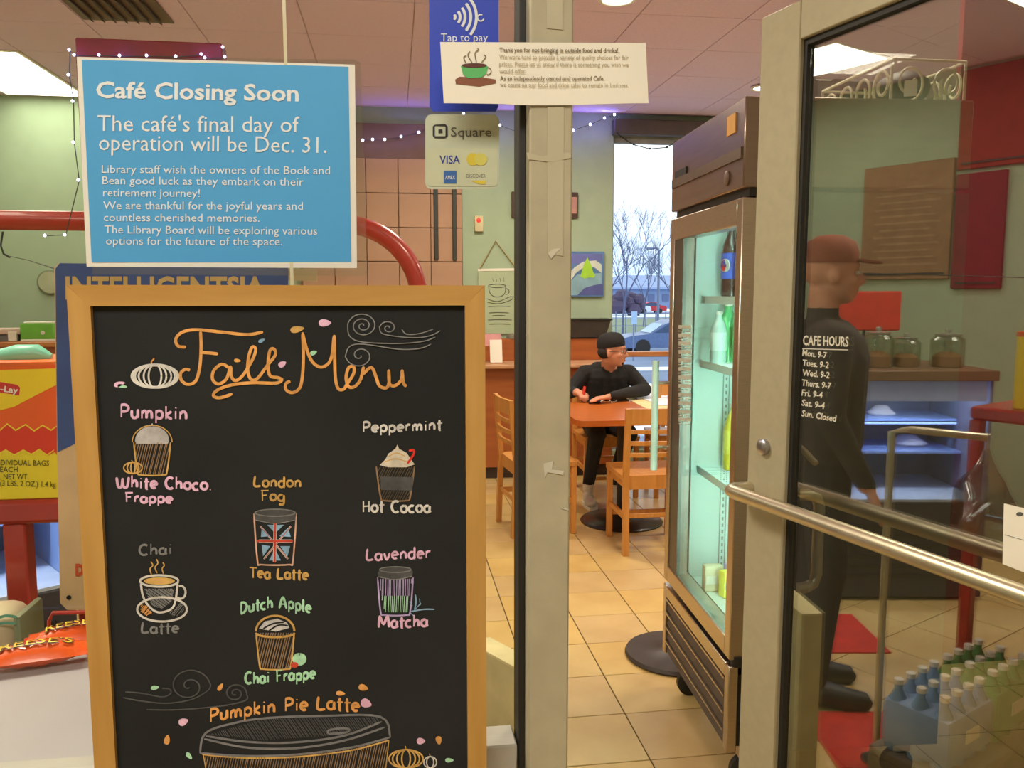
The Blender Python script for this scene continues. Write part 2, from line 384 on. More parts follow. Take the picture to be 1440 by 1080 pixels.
# title, drawn stroke by stroke
q = lambda x, y: (120+x/3.6, 420+y/3.6)
r_ = lambda x, y: (400+x/3.6, 420+y/3.6)
fall = [[q(510, 245), q(470, 240), q(458, 205), q(490, 170), q(560, 157), q(700, 170), q(820, 182), q(900, 168)],
        [q(583, 165), q(586, 240), q(580, 340), q(560, 415), q(520, 434), q(488, 415), q(482, 380), q(505, 358), q(530, 362)],
        [q(590, 272), q(630, 275), q(672, 280)],
        [q(728, 350), q(690, 332), q(650, 365), q(645, 410), q(675, 432), q(715, 405), q(735, 345), q(738, 390), q(760, 415), q(800, 385), q(850, 300), q(862, 255), q(845, 245), q(828, 290), q(822, 360), q(838, 408), q(870, 405), q(920, 340), q(962, 285), q(955, 255), q(935, 262), q(925, 330), q(935, 390), q(975, 400), q(995, 412), q(960, 428), q(850, 425), q(740, 437), q(670, 462), q(648, 490), q(680, 502), q(745, 482)]]
chalk('chalk_lettering', fall, 4.4, K_o)
menu = [[r_(30, 418), r_(8, 430), r_(8, 460), r_(40, 476), r_(78, 450), r_(92, 380), r_(96, 280), r_(92, 170)],
        [r_(92, 175), r_(108, 240), r_(135, 310), r_(175, 345), r_(215, 335), r_(240, 290), r_(252, 190), r_(254, 290), r_(258, 400), r_(272, 455), r_(300, 458), r_(318, 430), r_(350, 380), r_(350, 345), r_(325, 350), r_(312, 400), r_(325, 445), r_(355, 445), r_(385, 410), r_(400, 350), r_(398, 380), r_(440, 348), r_(465, 400), r_(480, 440), r_(515, 452), r_(530, 420), r_(528, 365), r_(532, 430), r_(560, 440), r_(592, 410), r_(596, 365), r_(602, 425), r_(618, 444)]]
chalk('chalk_lettering', menu, 4.4, K_o)
chalk('chalk_drawing', [spiral(510, 458, 1, 21, 0, -2.5)+[(492, 473), (510, 481), (560, 483), (595, 480), (612, 474)],
      spiral(546, 461, 1, 12, 0, -1.5)+[(540, 470), (580, 475), (605, 472), (619, 465)], [(565, 463), (572, 470), (590, 469), (609, 463)],
      spiral(506, 500, 1, 20, 0, 1.5)+[(492, 487), (512, 484), (560, 491), (590, 490), (606, 484)]], 1.5, K_g)
# pumpkin beside the title
chalk('chalk_drawing', [el(218, 529, rx, 16.5) for rx in (33, 28, 23, 16, 9)]+[el(218, 529, 31, 15)], 2.6, K_w)
chalk('chalk_drawing', [[(214, 514), (213, 509), (217, 504)]], 2, K_o)
def leaf(cx, cy, l, w, a, m):
    c, s = cos(radians(a)), sin(radians(a)); P = []
    for i in range(12):
        t = 2*pi*i/12; x, y = l*cos(t), w*sin(t)*(1-.35*cos(t)); P.append((cx+x*c-y*s, cy+x*s+y*c))
    CP.fill('chalk_leaf', P, m, board, .0004, .0002)
for L_ in [(418, 463, 10, 4.5, -10, K_t), (457, 454, 9, 5, 0, K_p), (368, 479, 5, 2.4, -25, K_b), (334, 507, 5, 2.4, 5, K_o), (397, 512, 6, 4, -30, K_p), (441, 496, 5, 3.2, -20, K_m),
           (168, 540, 8, 3.5, -15, K_p), (172, 543, 7, 2.4, 10, K_m), (218, 967, 6, 3, -10, K_m), (310, 966, 6, 3, -55, K_o), (479, 975, 6.5, 3.2, 5, K_o), (511, 967, 7, 4.4, 15, K_o), (515, 989, 8, 6, 20, K_p),
           (258, 1015, 7, 5, -20, K_p), (235, 1040, 7, 4, -80, K_o), (266, 1063, 6, 3, 50, K_m), (592, 1042, 6, 4.4, 0, K_p), (617, 1041, 6, 4, 80, K_o), (632, 1069, 6, 3, 0, K_m)]:
    leaf(*L_)
# handwriting: a single-line alphabet (cap height 1, x height .62)
def A(cx, cy, rx, ry, a0, a1, n=8): return [(cx+rx*cos(radians(a0+(a1-a0)*i/n)), cy+ry*sin(radians(a0+(a1-a0)*i/n))) for i in range(n+1)]
GL = {
 'P': (.62, [[(.08, 0), (.08, 1)], [(.06, .95)]+A(.25, .72, .3, .27, 90, -90)+[(.1, .45)]]),
 'W': (1.0, [[(0, .9), (.1, .15), (.25, 0), (.4, .15), (.45, .75), (.5, .15), (.65, 0), (.82, .15), (.92, .95)]]),
 'C': (.65, [A(.34, .5, .33, .5, 50, 310, 12)]), 'F': (.62, [[(.12, 0), (.1, 1)], [(0, .98), (.6, 1)], [(.1, .52), (.45, .55)]]),
 'L': (.6, [[(.1, 1), (.05, .05), (.55, .03)]]), 'T': (.66, [[(.33, 0), (.33, 1)], [(0, 1), (.66, .98)]]),
 'H': (.62, [[(.06, 0), (.06, 1)], [(.52, 0), (.52, 1)], [(.06, .5), (.52, .55)]]),
 'M': (.95, [[(.03, 0), (.12, 1), (.42, .3), (.74, 1), (.86, 0)]]), 'D': (.7, [[(.08, 0), (.08, 1)], [(.04, 1), (.4, .9), (.62, .5), (.4, .08), (.04, 0)]]),
 'A': (.75, [[(0, 0), (.34, 1), (.68, 0)], [(.12, .38), (.6, .4)]]), 'K': (.62, [[(.06, 0), (.06, 1)], [(.5, .95), (.08, .45)], [(.1, .48), (.55, 0)]]),
 'a': (.56, [A(.24, .3, .23, .3, 60, 330, 10), [(.46, .6), (.45, .15), (.54, 0)]]), 'c': (.5, [A(.26, .3, .25, .3, 55, 310, 10)]),
 'd': (.56, [A(.24, .3, .23, .3, 60, 330, 10), [(.46, 1.05), (.46, .12), (.52, 0)]]), 'e': (.54, [[(.03, .32), (.46, .36)]+A(.25, .32, .22, .3, 15, 310, 10)]),
 'g': (.56, [A(.24, .3, .23, .3, 60, 350, 10), [(.46, .6), (.46, -.2), (.3, -.36), (.06, -.3)]]), 'h': (.54, [[(.06, 1.05), (.06, 0)], [(.06, .35), (.25, .6), (.42, .45), (.44, 0)]]),
 'i': (.24, [[(.1, .6), (.1, 0)], [(.1, .82), (.12, .9)]]), 'k': (.5, [[(.06, 1), (.06, 0)], [(.42, .6), (.08, .28), (.45, 0)]]), 'l': (.24, [[(.1, 1), (.1, .05), (.2, 0)]]),
 'm': (.84, [[(.06, .6), (.06, 0)], [(.06, .4), (.22, .6), (.36, .45), (.37, 0)], [(.37, .4), (.55, .6), (.7, .45), (.72, 0)]]),
 'n': (.56, [[(.06, .6), (.06, 0)], [(.06, .4), (.25, .6), (.43, .45), (.45, 0)]]), 'o': (.56, [A(.27, .3, .24, .3, 90, 450, 12)]),
 'p': (.56, [[(.06, .62), (.06, -.36)], A(.27, .3, .22, .3, 150, -150, 10)]), 'r': (.42, [[(.06, .6), (.06, 0)], [(.06, .38), (.2, .58), (.38, .55)]]),
 't': (.4, [[(.18, .95), (.18, .05), (.26, 0)], [(0, .6), (.4, .62)]]), 'u': (.56, [[(.05, .6), (.06, .15), (.22, 0), (.42, .15), (.45, .6), (.46, 0)]]),
 'v': (.5, [[(.02, .6), (.22, 0), (.46, .6)]]), '.': (.2, [[(.05, .02), (.1, .06)]]), ' ': (.4, [])}
def hand(s, p0, p1, h, m, w=2.3, arc=0):
    h *= 1.2; w *= 1.08
    tw = sum(GL[c][0]+.10 for c in s)-.1; dx, dy = p1[0]-p0[0], p1[1]-p0[1]; l = hypot(dx, dy); sc = l/tw
    x = 0; L_ = []
    for c in s:
        g = GL[c]; jt = random.uniform(-.04, .04)
        for st in g[1]:
            o = []
            for (a, b) in st:
                u = (x+a)*sc/l; k = (b+jt)*h; cv = arc*4*u*(1-u)
                o.append((p0[0]+dx*u+dy/l*k*0, p0[1]+dy*u-k-cv))
            L_.append(o)
        x += g[0]+.10
    return chalk('chalk_lettering', L_, w*1.18, m)
hand('Pumpkin', (169, 587), (264, 590), 15, K_p, 3.0)
hand('White Choco.', (164, 685), (298, 689), 13, K_p, 3.0); hand('Frappe', (176, 706), (243, 707), 11, K_p, 3.0)
hand('London', (357, 684), (424, 685), 12, K_t, 2.4); hand('Fog', (367, 704), (401, 704), 12, K_t, 2.4)
hand('Tea Latte', (351, 812), (434, 815), 12, K_t, 2.6)
hand('Dutch Apple', (338, 864), (438, 862), 13, K_m, 2.6, 8)
hand('Chai Frappe', (345, 962), (444, 954), 13, K_m, 2.8)
hand('Chai', (196, 781), (242, 779), 12, K_g, 2.4); hand('Latte', (199, 890), (252, 890), 12, K_g, 2.4)
hand('Peppermint', (510, 608), (622, 604), 12, K_w, 2.6); hand('Hot Cocoa', (510, 720), (606, 720), 13, K_w, 2.7)
hand('Lavender', (515, 788), (606, 784), 13, K_p, 2.4); hand('Matcha', (532, 883), (602, 881), 13, K_p, 2.8)
hand('Pumpkin Pie Latte', (295, 1016), (506, 1000), 15, K_o, 3.0, 8)
def hatch(poly, m, w, step, slope=.25, name='chalk_shading'):
    """hand-drawn hatch strokes inside a convex px polygon"""
    xs = [p[0] for p in poly]; ys = [p[1] for p in poly]; L_ = []; x = min(xs)-40
    while x < max(xs)+40:
        pts = []; jit = random.uniform(-.8, .8)
        for i in range(len(poly)):
            (ax, ay), (bx_, by_) = poly[i], poly[(i+1) % len(poly)]
            f = lambda X, Y: X+slope*(Y-min(ys))-x-jit
            fa, fb_ = f(ax, ay), f(bx_, by_)
            if fa*fb_ < 0: t = fa/(fa-fb_); pts.append((ax+(bx_-ax)*t, ay+(by_-ay)*t))
        if len(pts) == 2:
            L_.append(pts)
        x += step
    if L_: chalk(name, L_, w, m, .0004, False)
def cup(cx, t, b, rt, rb, m, fill, rim=True):
    body = [(cx-rt, t), (cx-rb, b-4), (cx-rb+4, b), (cx+rb-4, b), (cx+rb, b-4), (cx+rt, t)]
    chalk('chalk_drawing', [[(cx-rt, t), (cx-rb-1, b-5), (cx-rb+5, b+1), (cx+rb-5, b+1), (cx+rb+1, b-5), (cx+rt, t)]], 2.2, m)
    if fill: hatch(body, fill[0], fill[1], fill[2], fill[3])
K_d = ck('shade', (96, 84, 66)); K_dg = ck('grey_shade', (88, 88, 88))
# pumpkin white choco frappe
cup(214, 622, 667, 26, 20, K_t, (K_c, 2.2, 3.4, .25)); chalk('chalk_drawing', [el(214, 622, 28, 24, 180, 360)], 1.5, K_t)
CP.fill('chalk_cream', el(214, 620, 24, 21, 180, 360, 12)+[(236, 624), (192, 624)], ck('cream_white', (196, 192, 190)), board, .0005, .0002)
CP.fill('chalk_cream', [(211, 600), (214, 595), (217, 600)], K_w, board, .0005, .0002)
chalk('chalk_drawing', [el(187, 658, rx, 8) for rx in (13, 8, 3)]+[[(187, 650), (185, 647)]], 2, K_t)
# peppermint hot cocoa
cup(556, 656, 703, 27, 20, K_c, (K_d, 2.0, 3.6, .5)); CP.fill('chalk_sleeve', [(535, 670), (581, 671), (580, 690), (536, 689)], K_dg, board, .0007, .0002)
CP.fill('chalk_cream', [(534, 654), (542, 646), (546, 638), (556, 631), (559, 625), (561, 631), (572, 637), (578, 646), (583, 653), (572, 657), (546, 657)], ck('cream_tan', (216, 206, 186)), board, .0006, .0002)
chalk('chalk_drawing', [[(540, 650), (556, 645), (574, 650)], [(546, 642), (558, 637), (570, 642)]], 1.4, K_t, .0009)
chalk('chalk_candy_cane', [[(573, 652), (582, 638), (581, 633), (575, 634)]], 3.2, ck('bright_red', (222, 60, 50)), .0010)
# london fog
cup(387, 722, 793, 30, 24, ck('peach', (222, 176, 150)), None)
CP.fill('chalk_lid', [(357, 720), (370, 716), (404, 716), (417, 720), (415, 732), (387, 735), (359, 732)], K_dg, board, .0005, .0002)
chalk('chalk_drawing', [el(387, 721, 28, 5), [(358, 731), (387, 736), (416, 731)]], 1.4, K_g, .0009)
for pl_ in ([(376, 738), (399, 738), (387, 750)], [(368, 742), (380, 754), (367, 755)], [(405, 742), (393, 754), (409, 755)], [(368, 766), (380, 768), (370, 782)], [(394, 768), (408, 768), (404, 783)], [(387, 772), (378, 788), (395, 788)]):
    CP.fill('chalk_flag', pl_, K_b, board, .0005, .0002)
chalk('chalk_flag', [[(366, 740), (405, 786)], [(409, 740), (371, 786)]], 4.4, K_w, .0006, False)
chalk('chalk_flag', [[(387, 736), (386, 790)], [(364, 761), (411, 761)]], 8, K_w, .0008, False)
chalk('chalk_flag', [[(366, 740), (405, 786)], [(409, 740), (371, 786)]], 1.5, K_r, .0009, False)
chalk('chalk_flag', [[(387, 736), (386, 791)], [(362, 761), (412, 761)]], 5.2, K_r, .0011, False)
# lavender matcha
cup(556, 812, 864, 25, 20, K_l, None)
hatch([(533, 814), (579, 814), (577, 838), (536, 838)], K_l, 1.8, 2.6, .02); hatch([(536, 838), (577, 838), (573, 861), (541, 861)], K_m, 1.8, 2.8, .05)
CP.fill('chalk_lid', [(531, 806), (536, 798), (576, 797), (581, 804), (579, 812), (556, 814), (533, 812)], K_dg, board, .0005, .0002)
chalk('chalk_drawing', [el(556, 801, 22, 4), [(532, 811), (556, 815), (580, 810)]], 1.4, K_g, .0009)
chalk('chalk_drawing', [[(583, 858), (585, 846), (584, 836)], [(583, 858), (592, 848)], [(578, 860), (596, 857), (611, 857)], [(580, 852), (576, 846)], [(577, 862), (584, 868)], [(590, 842), (591, 851)]], 2, K_b)
# chai latte cup and saucer
chalk('chalk_drawing', [el(228, 857, 35, 17), [(198, 820), (201, 838), (209, 852), (222, 861), (238, 858), (246, 848), (250, 820)], el(224, 817, 27, 8), el(254, 833, 7, 9, -110, 130)], 3, K_w)
CP.fill('chalk_coffee', el(224, 817, 22, 5.2, 0, 345, 14), K_t, board, .0005, .0002)
hatch([(203, 828), (245, 828), (241, 846), (228, 856), (214, 852)], K_g, 2, 2.8, -1.4)
hatch([(238, 862), (256, 846), (260, 858), (246, 868)], K_g, 1.6, 3, .8); hatch([(198, 850), (206, 852), (214, 862), (206, 866), (198, 860)], K_o, 2.2, 2.4, .8)
chalk('chalk_drawing', [[(213, 808), (211, 800), (215, 795), (212, 790)], [(221, 806), (218, 798), (222, 792), (220, 786)], [(230, 807), (228, 800), (231, 795), (229, 791)]], 1.6, K_t)
# dutch apple chai frappe
cup(387, 890, 940, 27, 21, K_t, (K_c, 2.6, 3.6, .25))
chalk('chalk_drawing', [el(387, 888, 27, 22, 180, 360), el(387, 890, 27, 6, 0, 180)], 3, K_t)
CP.fill('chalk_cream', [(364, 884), (372, 874), (390, 870), (404, 876), (407, 883), (388, 888)], ck('cream_pale', (206, 204, 202)), board, .0005, .0002)
chalk('chalk_drawing', [[(370, 884), (384, 877), (400, 875)], [(378, 887), (392, 879), (405, 880)]], 2.2, M_chalk, .0009)
CP.fill('chalk_apple', el(421, 927, 10, 9, 0, 345, 14), K_m, board, .0006, .0002); CP.fill('chalk_apple', el(414, 935, 5.5, 4, 0, 345, 12), K_r, board, .0008, .0002)
chalk('chalk_drawing', [[(421, 922), (422, 917)]], 1.5, M_chalk, .0009)
# lower wind swirls
chalk('chalk_drawing', [[(176, 973), (200, 975), (228, 980), (240, 975), (238, 969), (228, 968)], [(173, 981), (200, 986), (235, 989), (268, 984), (290, 973)]+spiral(266, 965, 30, 2, 0, -1.8),
      [(206, 998), (250, 998), (310, 993), (345, 985), (347, 976)]+spiral(331, 975, 16, 2, 0, -1.8)], 2, K_dg)
# big pumpkin pie latte cup
def bb_(x, y): return (120+x/2.483, 900+y/2.483)
hatch([bb_(430, 330), bb_(620, 275), bb_(1020, 270), bb_(1030, 290), bb_(900, 330), bb_(620, 350)], K_dg, 2.0, 3.4, -.7)
chalk('chalk_drawing', [[bb_(400, 395), bb_(420, 325), bb_(520, 290), bb_(640, 272), bb_(830, 265), bb_(1030, 268), bb_(1065, 340)], [bb_(420, 335), bb_(560, 355), bb_(720, 358), bb_(900, 335), bb_(1035, 285)],
      [bb_(415, 345), bb_(560, 375), bb_(730, 378), bb_(900, 352), bb_(1045, 305)], [bb_(400, 395), bb_(560, 405), bb_(740, 400), bb_(930, 375), bb_(1065, 340)], [bb_(850, 328), bb_(850, 315), bb_(900, 308), bb_(922, 314), bb_(905, 324), bb_(850, 328)]], 3.0, ck('lid_grey', (128, 128, 130)))
hatch([bb_(415, 405), bb_(740, 410), bb_(1055, 355), bb_(1030, 640), bb_(450, 640)], K_c, 2.0, 3.6, .22)
chalk('chalk_drawing', [[bb_(408, 400), bb_(560, 412), bb_(740, 408), bb_(930, 385), bb_(1060, 350)], [bb_(412, 400), bb_(450, 620)], [bb_(1060, 350), bb_(1030, 620)]], 2.2, K_t)
chalk('chalk_drawing', [el(bb_(1120, 415)[0], bb_(1120, 415)[1], rx, 13) for rx in (24, 19, 13, 6)]+[[(571, 1054), (570, 1049)]], 2.2, K_t)
chalk('chalk_drawing', [el(605, 1072, rx, 8) for rx in (9, 5)]+[[(605, 1064), (604, 1060)]], 1.8, K_w)
# ------------------------------------------------------------------ notices taped on the glass
gp = Pl((0, GY-.0032, 0), (0, -1, 0))
ns = thing('notice_sign', 'blue notice with a white border, headed Café Closing Soon, taped above the chalkboard', 'notice', tuple(gp.at(310, 380)))
gp.fill('clear_sleeve', [(112, 80), (498, 84), (507, 88), (516, 380), (512, 388), (130, 386)], M_film, ns, .0002)
gp.fill('paper', [(108, 80), (499, 91), (502, 377), (122, 375)], M_white, ns, .0008)
gp.fill('blue_field', [(115, 84), (490, 94), (494, 368), (129, 369)], M_sblue, ns, .0013)
for s_, a, b, h_, bo in [('Café Closing Soon', (135, 137), (420, 142), 22, .022), ("The café's final day of", (137, 184), (421, 186), 22, 0), ('operation will be Dec. 31.', (139, 211), (459, 215), 22, 0),
                         ('Library staff wish the owners of the Book and', (143, 243), (464, 245), 11, 0), ('Bean good luck as they embark on their', (144, 259), (427, 261), 11, 0), ('retirement journey!', (145, 276), (281, 277), 11, 0),
                         ('We are thankful for the joyful years and', (145, 294), (426, 295), 11, 0), ('countless cherished memories.', (146, 311), (365, 312), 11, 0),
                         ('The Library Board will be exploring various', (147, 328), (446, 330), 11, 0), ('options for the future of the space.', (149, 344), (397, 345), 11, 0)]:
    text(gp, s_, a, b, h_, M_sink, ns, bo, .0022)
tp = thing('payment_sticker', 'tall royal blue Tap to pay sticker with white wave arcs, half under the paper strip', 'sticker', tuple(gp.at(655, 158)))
gp.fill('sticker_face', [(603, -30), (701, -30), (701, 150), (697, 157), (609, 157), (604, 150)], mat('royal_blue', (36, 66, 196), .45, 0, .03), tp, .0004)
wl = MB()
strokes(wl, gp, [el(636, 24, r, r*1.1, -42, 42, 8) for r in (4, 11, 18, 26, 34)][0:5], 4, .0012)
wl.build('wave_symbol', M_sink, tp); strokes(MB(), gp, [el(676, 25, 4.5, 4.5, 20, 300)], 2, .0012).build('small_mark', M_sink, tp)
text(gp, 'Tap to pay', (620, 58), (686, 58), 11, M_sink, tp, 0, .0012)
sq = thing('card_sticker', 'rounded pale green card payment sticker lettered Square with four card marks', 'sticker', tuple(gp.at(650, 266)))
rc = lambda x0, y0, x1, y1, r: el(x0+r, y0+r, r, r, 180, 270, 4)+el(x1-r, y0+r, r, r, 270, 360, 4)+el(x1-r, y1-r, r, r, 0, 90, 4)+el(x0+r, y1-r, r, r, 90, 180, 4)
gp.fill('sticker_face', rc(598, 161, 702, 266, 9), mat('pale_sticker', (206, 212, 186), .5, 0, .04, 18, alt=(190, 198, 172)), sq, .0004)
gp.fill('sticker_band', rc(600, 208, 700, 262, 6), mat('pale_sticker_band', (200, 204, 172), .5, 0, .04, 30), sq, .0009)
M_ink = mat('black_ink', (44, 42, 40), .6); M_gink = mat('grey_ink', (96, 96, 92), .6)
strokes(MB(), gp, [[(612, 176), (626, 176), (628, 178), (628, 191), (626, 193), (612, 193), (610, 191), (610, 178), (612, 176)]], 3, .0014, False).build('square_mark', M_ink, sq)
gp.fill('square_mark', [(616.5, 182), (622, 182), (622, 187), (616.5, 187)], M_ink, sq, .0014)
text(gp, 'Square', (634, 192), (691, 192), 13, M_gink, sq, 0, .0014)
text(gp, 'VISA', (618, 230), (647, 230), 11, mat('visa_blue', (40, 54, 150), .6), sq, .015, .0014)
My = mat('gold_ink', (220, 200, 60), .6); gp.fill('card_mark', el(665, 224, 9, 9, 0, 340, 14), My, sq, .0014); gp.fill('card_mark', el(676, 224, 9, 9, 0, 340, 14), mat('pale_gold_ink', (214, 206, 96), .6), sq, .0016)
gp.fill('card_mark', [(624, 240), (642, 240), (642, 258), (624, 258)], mat('card_blue', (60, 110, 180), .6), sq, .0014)
text(gp, 'AMEX', (626, 252), (640, 252), 5, M_sink, sq, 0, .0022); text(gp, 'DISCOVER', (656, 250), (683, 250), 5, M_gink, sq, 0, .0014)
gp.fill('card_mark', [(662, 254), (683, 254), (683, 259), (674, 259)], My, sq, .0014)
# paper strip across glass and post
ty = PL_y = .8385; tpl = Pl((0, ty, 0), (0, -1, 0))
ts = thing('paper_notice', 'long cream paper strip thanking guests for not bringing outside food, taped across the post', 'notice', tuple(tpl.at(765, 148)))
pb = MB(); n = 24; tv = []; bv = []
for i in range(n+1):
    t = i/n; x = 619+t*289; x2 = 624+t*288; w_ = .0004*sin(t*9)
    a = tpl.at(x, 59+t*1.5, w_); b = tpl.at(x2, 145+3*sin(pi*t)**2*(1 if t > .3 else .6), w_+.0004*sin(pi*t*3)); tv.append(a); bv.append(b)
pb.add(tv+bv+[v+Vector((0, .0004, 0)) for v in tv]+[v+Vector((0, .0004, 0)) for v in bv], [(i, i+1, n+2+i, n+1+i) for i in range(n)]+[(2*n+2+i, 3*n+3+i, 3*n+4+i, 2*n+3+i) for i in range(n)], True)
pb.build('paper', M_cream, ts)
M_tink = mat('brown_grey_ink', (132, 116, 90), .7); M_tink2 = mat('pale_brown_ink', (190, 178, 150), .7)
for s_, a, b, m_, bo in [('Thank you for not bringing in outside food and drinks!.', (702, 73), (871, 74), M_tink, .02), ('We work hard to provide a variety of quality choices for fair', (702, 83), (884, 84), M_tink2, .01), ('prices. Please let us know if there is something you wish we', (702, 93), (884, 94), M_tink2, .01),
                         ('would offer.', (702, 103), (740, 103), M_tink2, .01), ('As an independently owned and operated Cafe,', (703, 113), (850, 113), M_tink, .015), ('we count on our food and drink sales to remain in business.', (703, 122), (884, 123), M_tink2, .01)]:
    text(tpl, s_, a, b, 6, m_, ts, bo, .0011)
M_cg = mat('print_green', (96, 190, 110), .6); M_br = mat('print_brown', (140, 84, 56), .6)
tpl.fill('printed_book', [(640, 112), (646, 108), (680, 109), (697, 112), (697, 117), (674, 122), (641, 118)], M_br, ts, .0008)
tpl.fill('printed_cup', [(648, 93), (686, 93), (684, 103), (677, 109), (658, 110), (651, 104)], M_cg, ts, .0013); tpl.fill('printed_coffee', el(667, 92, 18, 3.2, 0, 345, 12), mat('print_dark_brown', (96, 50, 36), .6), ts, .0018)
strokes(MB(), tpl, [el(686, 100, 4.5, 5, -110, 110, 8), [(655, 88), (652, 81), (656, 78)], [(664, 88), (658, 78), (661, 72)], [(670, 88), (668, 75), (673, 70), (671, 68)], [(677, 88), (683, 80), (680, 77)]], 1.4, .0012).build('printed_steam', M_tink, ts)
# ceiling fittings
for k, (hx, hy) in enumerate(holes):
    t = thing('ceiling_troffer', ['glowing ceiling light panel at the far left against the green wall', 'glowing ceiling light panel near the left wall, second from the back', 'glowing ceiling light panel near the front left corner', 'glowing ceiling light panel near the right wall'][k], 'ceiling light', (hx, hy, H), 0, 'ceiling light panels')
    MB().box(hx-.3, hx+.3, hy-.61, hy+.61, H-.002, H+.03, .004).build('frame', mat('white_metal', (230, 228, 220), .5), t)
    MB().box(hx-.275, hx+.275, hy-.585, hy+.585, H-.006, H-.001).build('diffuser', M_panel, t)
for px, py, lb in ((868, -3, 'round recessed downlight in the ceiling just above the paper notice'), (1075, 122, 'small round recessed downlight near the back wall beside the fridge top')):
    p = at(px, py, Z=H); t = thing('downlight', lb, 'ceiling light', tuple(p), 0, 'recessed downlights')
    MB().lathe([(.10, -.004), (.098, -.012), (.08, -.013), (.078, -.004)], p, 24).build('trim_ring', mat('white_trim', (235, 232, 222), .4), t)
    MB().lathe([(.078, -.009), (.076, -.010), (.04, -.010)], p, 24).build('lens', mat('lamp_lens', (255, 250, 230), .4, emit=(255, 246, 215), es=3.2), t)
p = at(165, 12, Z=H); t = thing('air_vent', 'dark louvred square air vent in the ceiling above the red frame', 'vent', tuple(p))
MB().box(p.x-.24, p.x+.24, p.y-.2, p.y+.2, H-.006, H-.0005).build('frame', mat('vent_grey', (120, 104, 92), .6), t)
for i in range(7): MB().obox((p.x-.19+.06*i, p.y, H-.016), (.03, .34, .006), 0, 0, 1, 0, .6).build('slat', mat('vent_dark', (70, 58, 52), .6), t)
# ------------------------------------------------------------------ front counter, rack and goods at the left
M_grey = mat('grey_counter_top', (172, 168, 170), .45, 0, .03)
cxr = at(640, 900, Y=1.3).x-.1
ct = thing('display_counter', 'light grey counter top behind the glass holding orange candy bags', 'counter', (-.75, 1.13, 0))
MB().box(-1.6, cxr-.05, .955, 1.31, 0, .945, .004).build('cabinet', mat('counter_cream', (188, 178, 150), .6), ct)
MB().box(-1.62, cxr-.03, .945, 1.33, .945, .975, .006).build('counter_top', M_grey, ct)
bt_ = thing('storage_box', 'cream box with a slanting top edge seen between chalkboard and door post', 'box', (.22, 1.55, 0))
cA, cB = at(690, 920, Z=.62), at(728, 941, Z=.62)
dv = (cB-cA); dv.z = 0; dv.normalize(); nv = Vector((dv.y, -dv.x, 0)); nv = nv if nv.y > 0 else -nv
P0 = cB; c4 = [P0-dv*.5, P0, P0+nv*.34*-1, P0-dv*.5-nv*.34]
c4 = [P0-dv*.19, P0, P0+nv*.06, P0-dv*.19+nv*.06]
MB().poly([(v.x, v.y, 0) for v in c4], .615, (0, 0, 1)).build('carton', mat('cream_card', (204, 190, 140), .7), bt_)
MB().poly([(v.x, v.y, .615) for v in c4], .006, (0, 0, 1)).build('lid', mat('cream_lid', (224, 210, 156), .7), bt_)
# red pipe arch farther back
AY = 4.6; az = at(300, 313, Y=AY).z; AX = at(602, 395, Y=AY).x-.05; AL = -3.1; ar = .40
def arch(y):
    p = [(AL, y, 0), (AL, y, az-ar)]+[(AL+ar-ar*cos(a), y, az-ar+ar*sin(a)) for a in [pi/2*k/8 for k in range(1, 9)]]
    p += [(AX-ar+ar*sin(a), y, az-ar+ar*cos(a)) for a in [pi/2*k/12 for k in range(0, 13)]]+[(AX, y, 0)]
    return p
ac = thing('pipe_arch', 'thick glossy red pipe arch with rounded corners standing behind the glass', 'arch', ((AX+AL)/2, AY, 0))
MB().tube(arch(AY), .050, 18).build('pipe', M_red, ac)
for x_ in (AX, AL): MB().lathe([(.09, 0), (.09, .012), (.058, .03)], (x_, AY, 0), 20).build('floor_flange', M_red, ac)
# red rack with goods
RY = 1.62; RX = -.56; RL = -1.42
rack = thing('display_rack', 'low red metal display rack carrying the orange carton at the left', 'rack', ((RX+RL)/2, RY+.12, 0))
lx = at(26, 800, Y=RY).x; sz = at(40, 704, Y=RY-.02).z
MB().box(RL, RX, RY-.02, RY+.30, sz-.045, sz, .008).build('shelf', M_red, rack)
MB().box(lx-.02, lx+.02, RY-.01, RY+.03, 0, sz-.045, .004).build('leg', M_red, rack)
MB().box(RX-.04, RX, RY+.26, RY+.30, 0, sz-.045, .004).build('leg', M_red, rack); MB().box(RL, RL+.04, RY+.26, RY+.30, 0, sz-.045, .004).build('leg', M_red, rack)
MB().box(RX-.04, RX, RY-.01, RY+.03, 0, sz-.045, .004).build('leg', M_red, rack)
MB().box(RL, RX, RY-.01, RY+.29, .10, .13, .006).build('shelf', M_red, rack)
hk = MB(); hk.tube([at(4, 326, Y=AY), at(1, 345, Y=AY-.03), at(5, 357, Y=AY-.03), at(14, 362, Y=AY-.03)], .005, 6); hk.tube([at(12, 360, Y=AY-.03), at(40, 366, Y=AY-.6), at(84, 380, Y=1.575)], .0016, 6)
tag(hk.build('wire_hook', M_wire), 'thin wire hook hanging from the red tube at the left', 'hook')
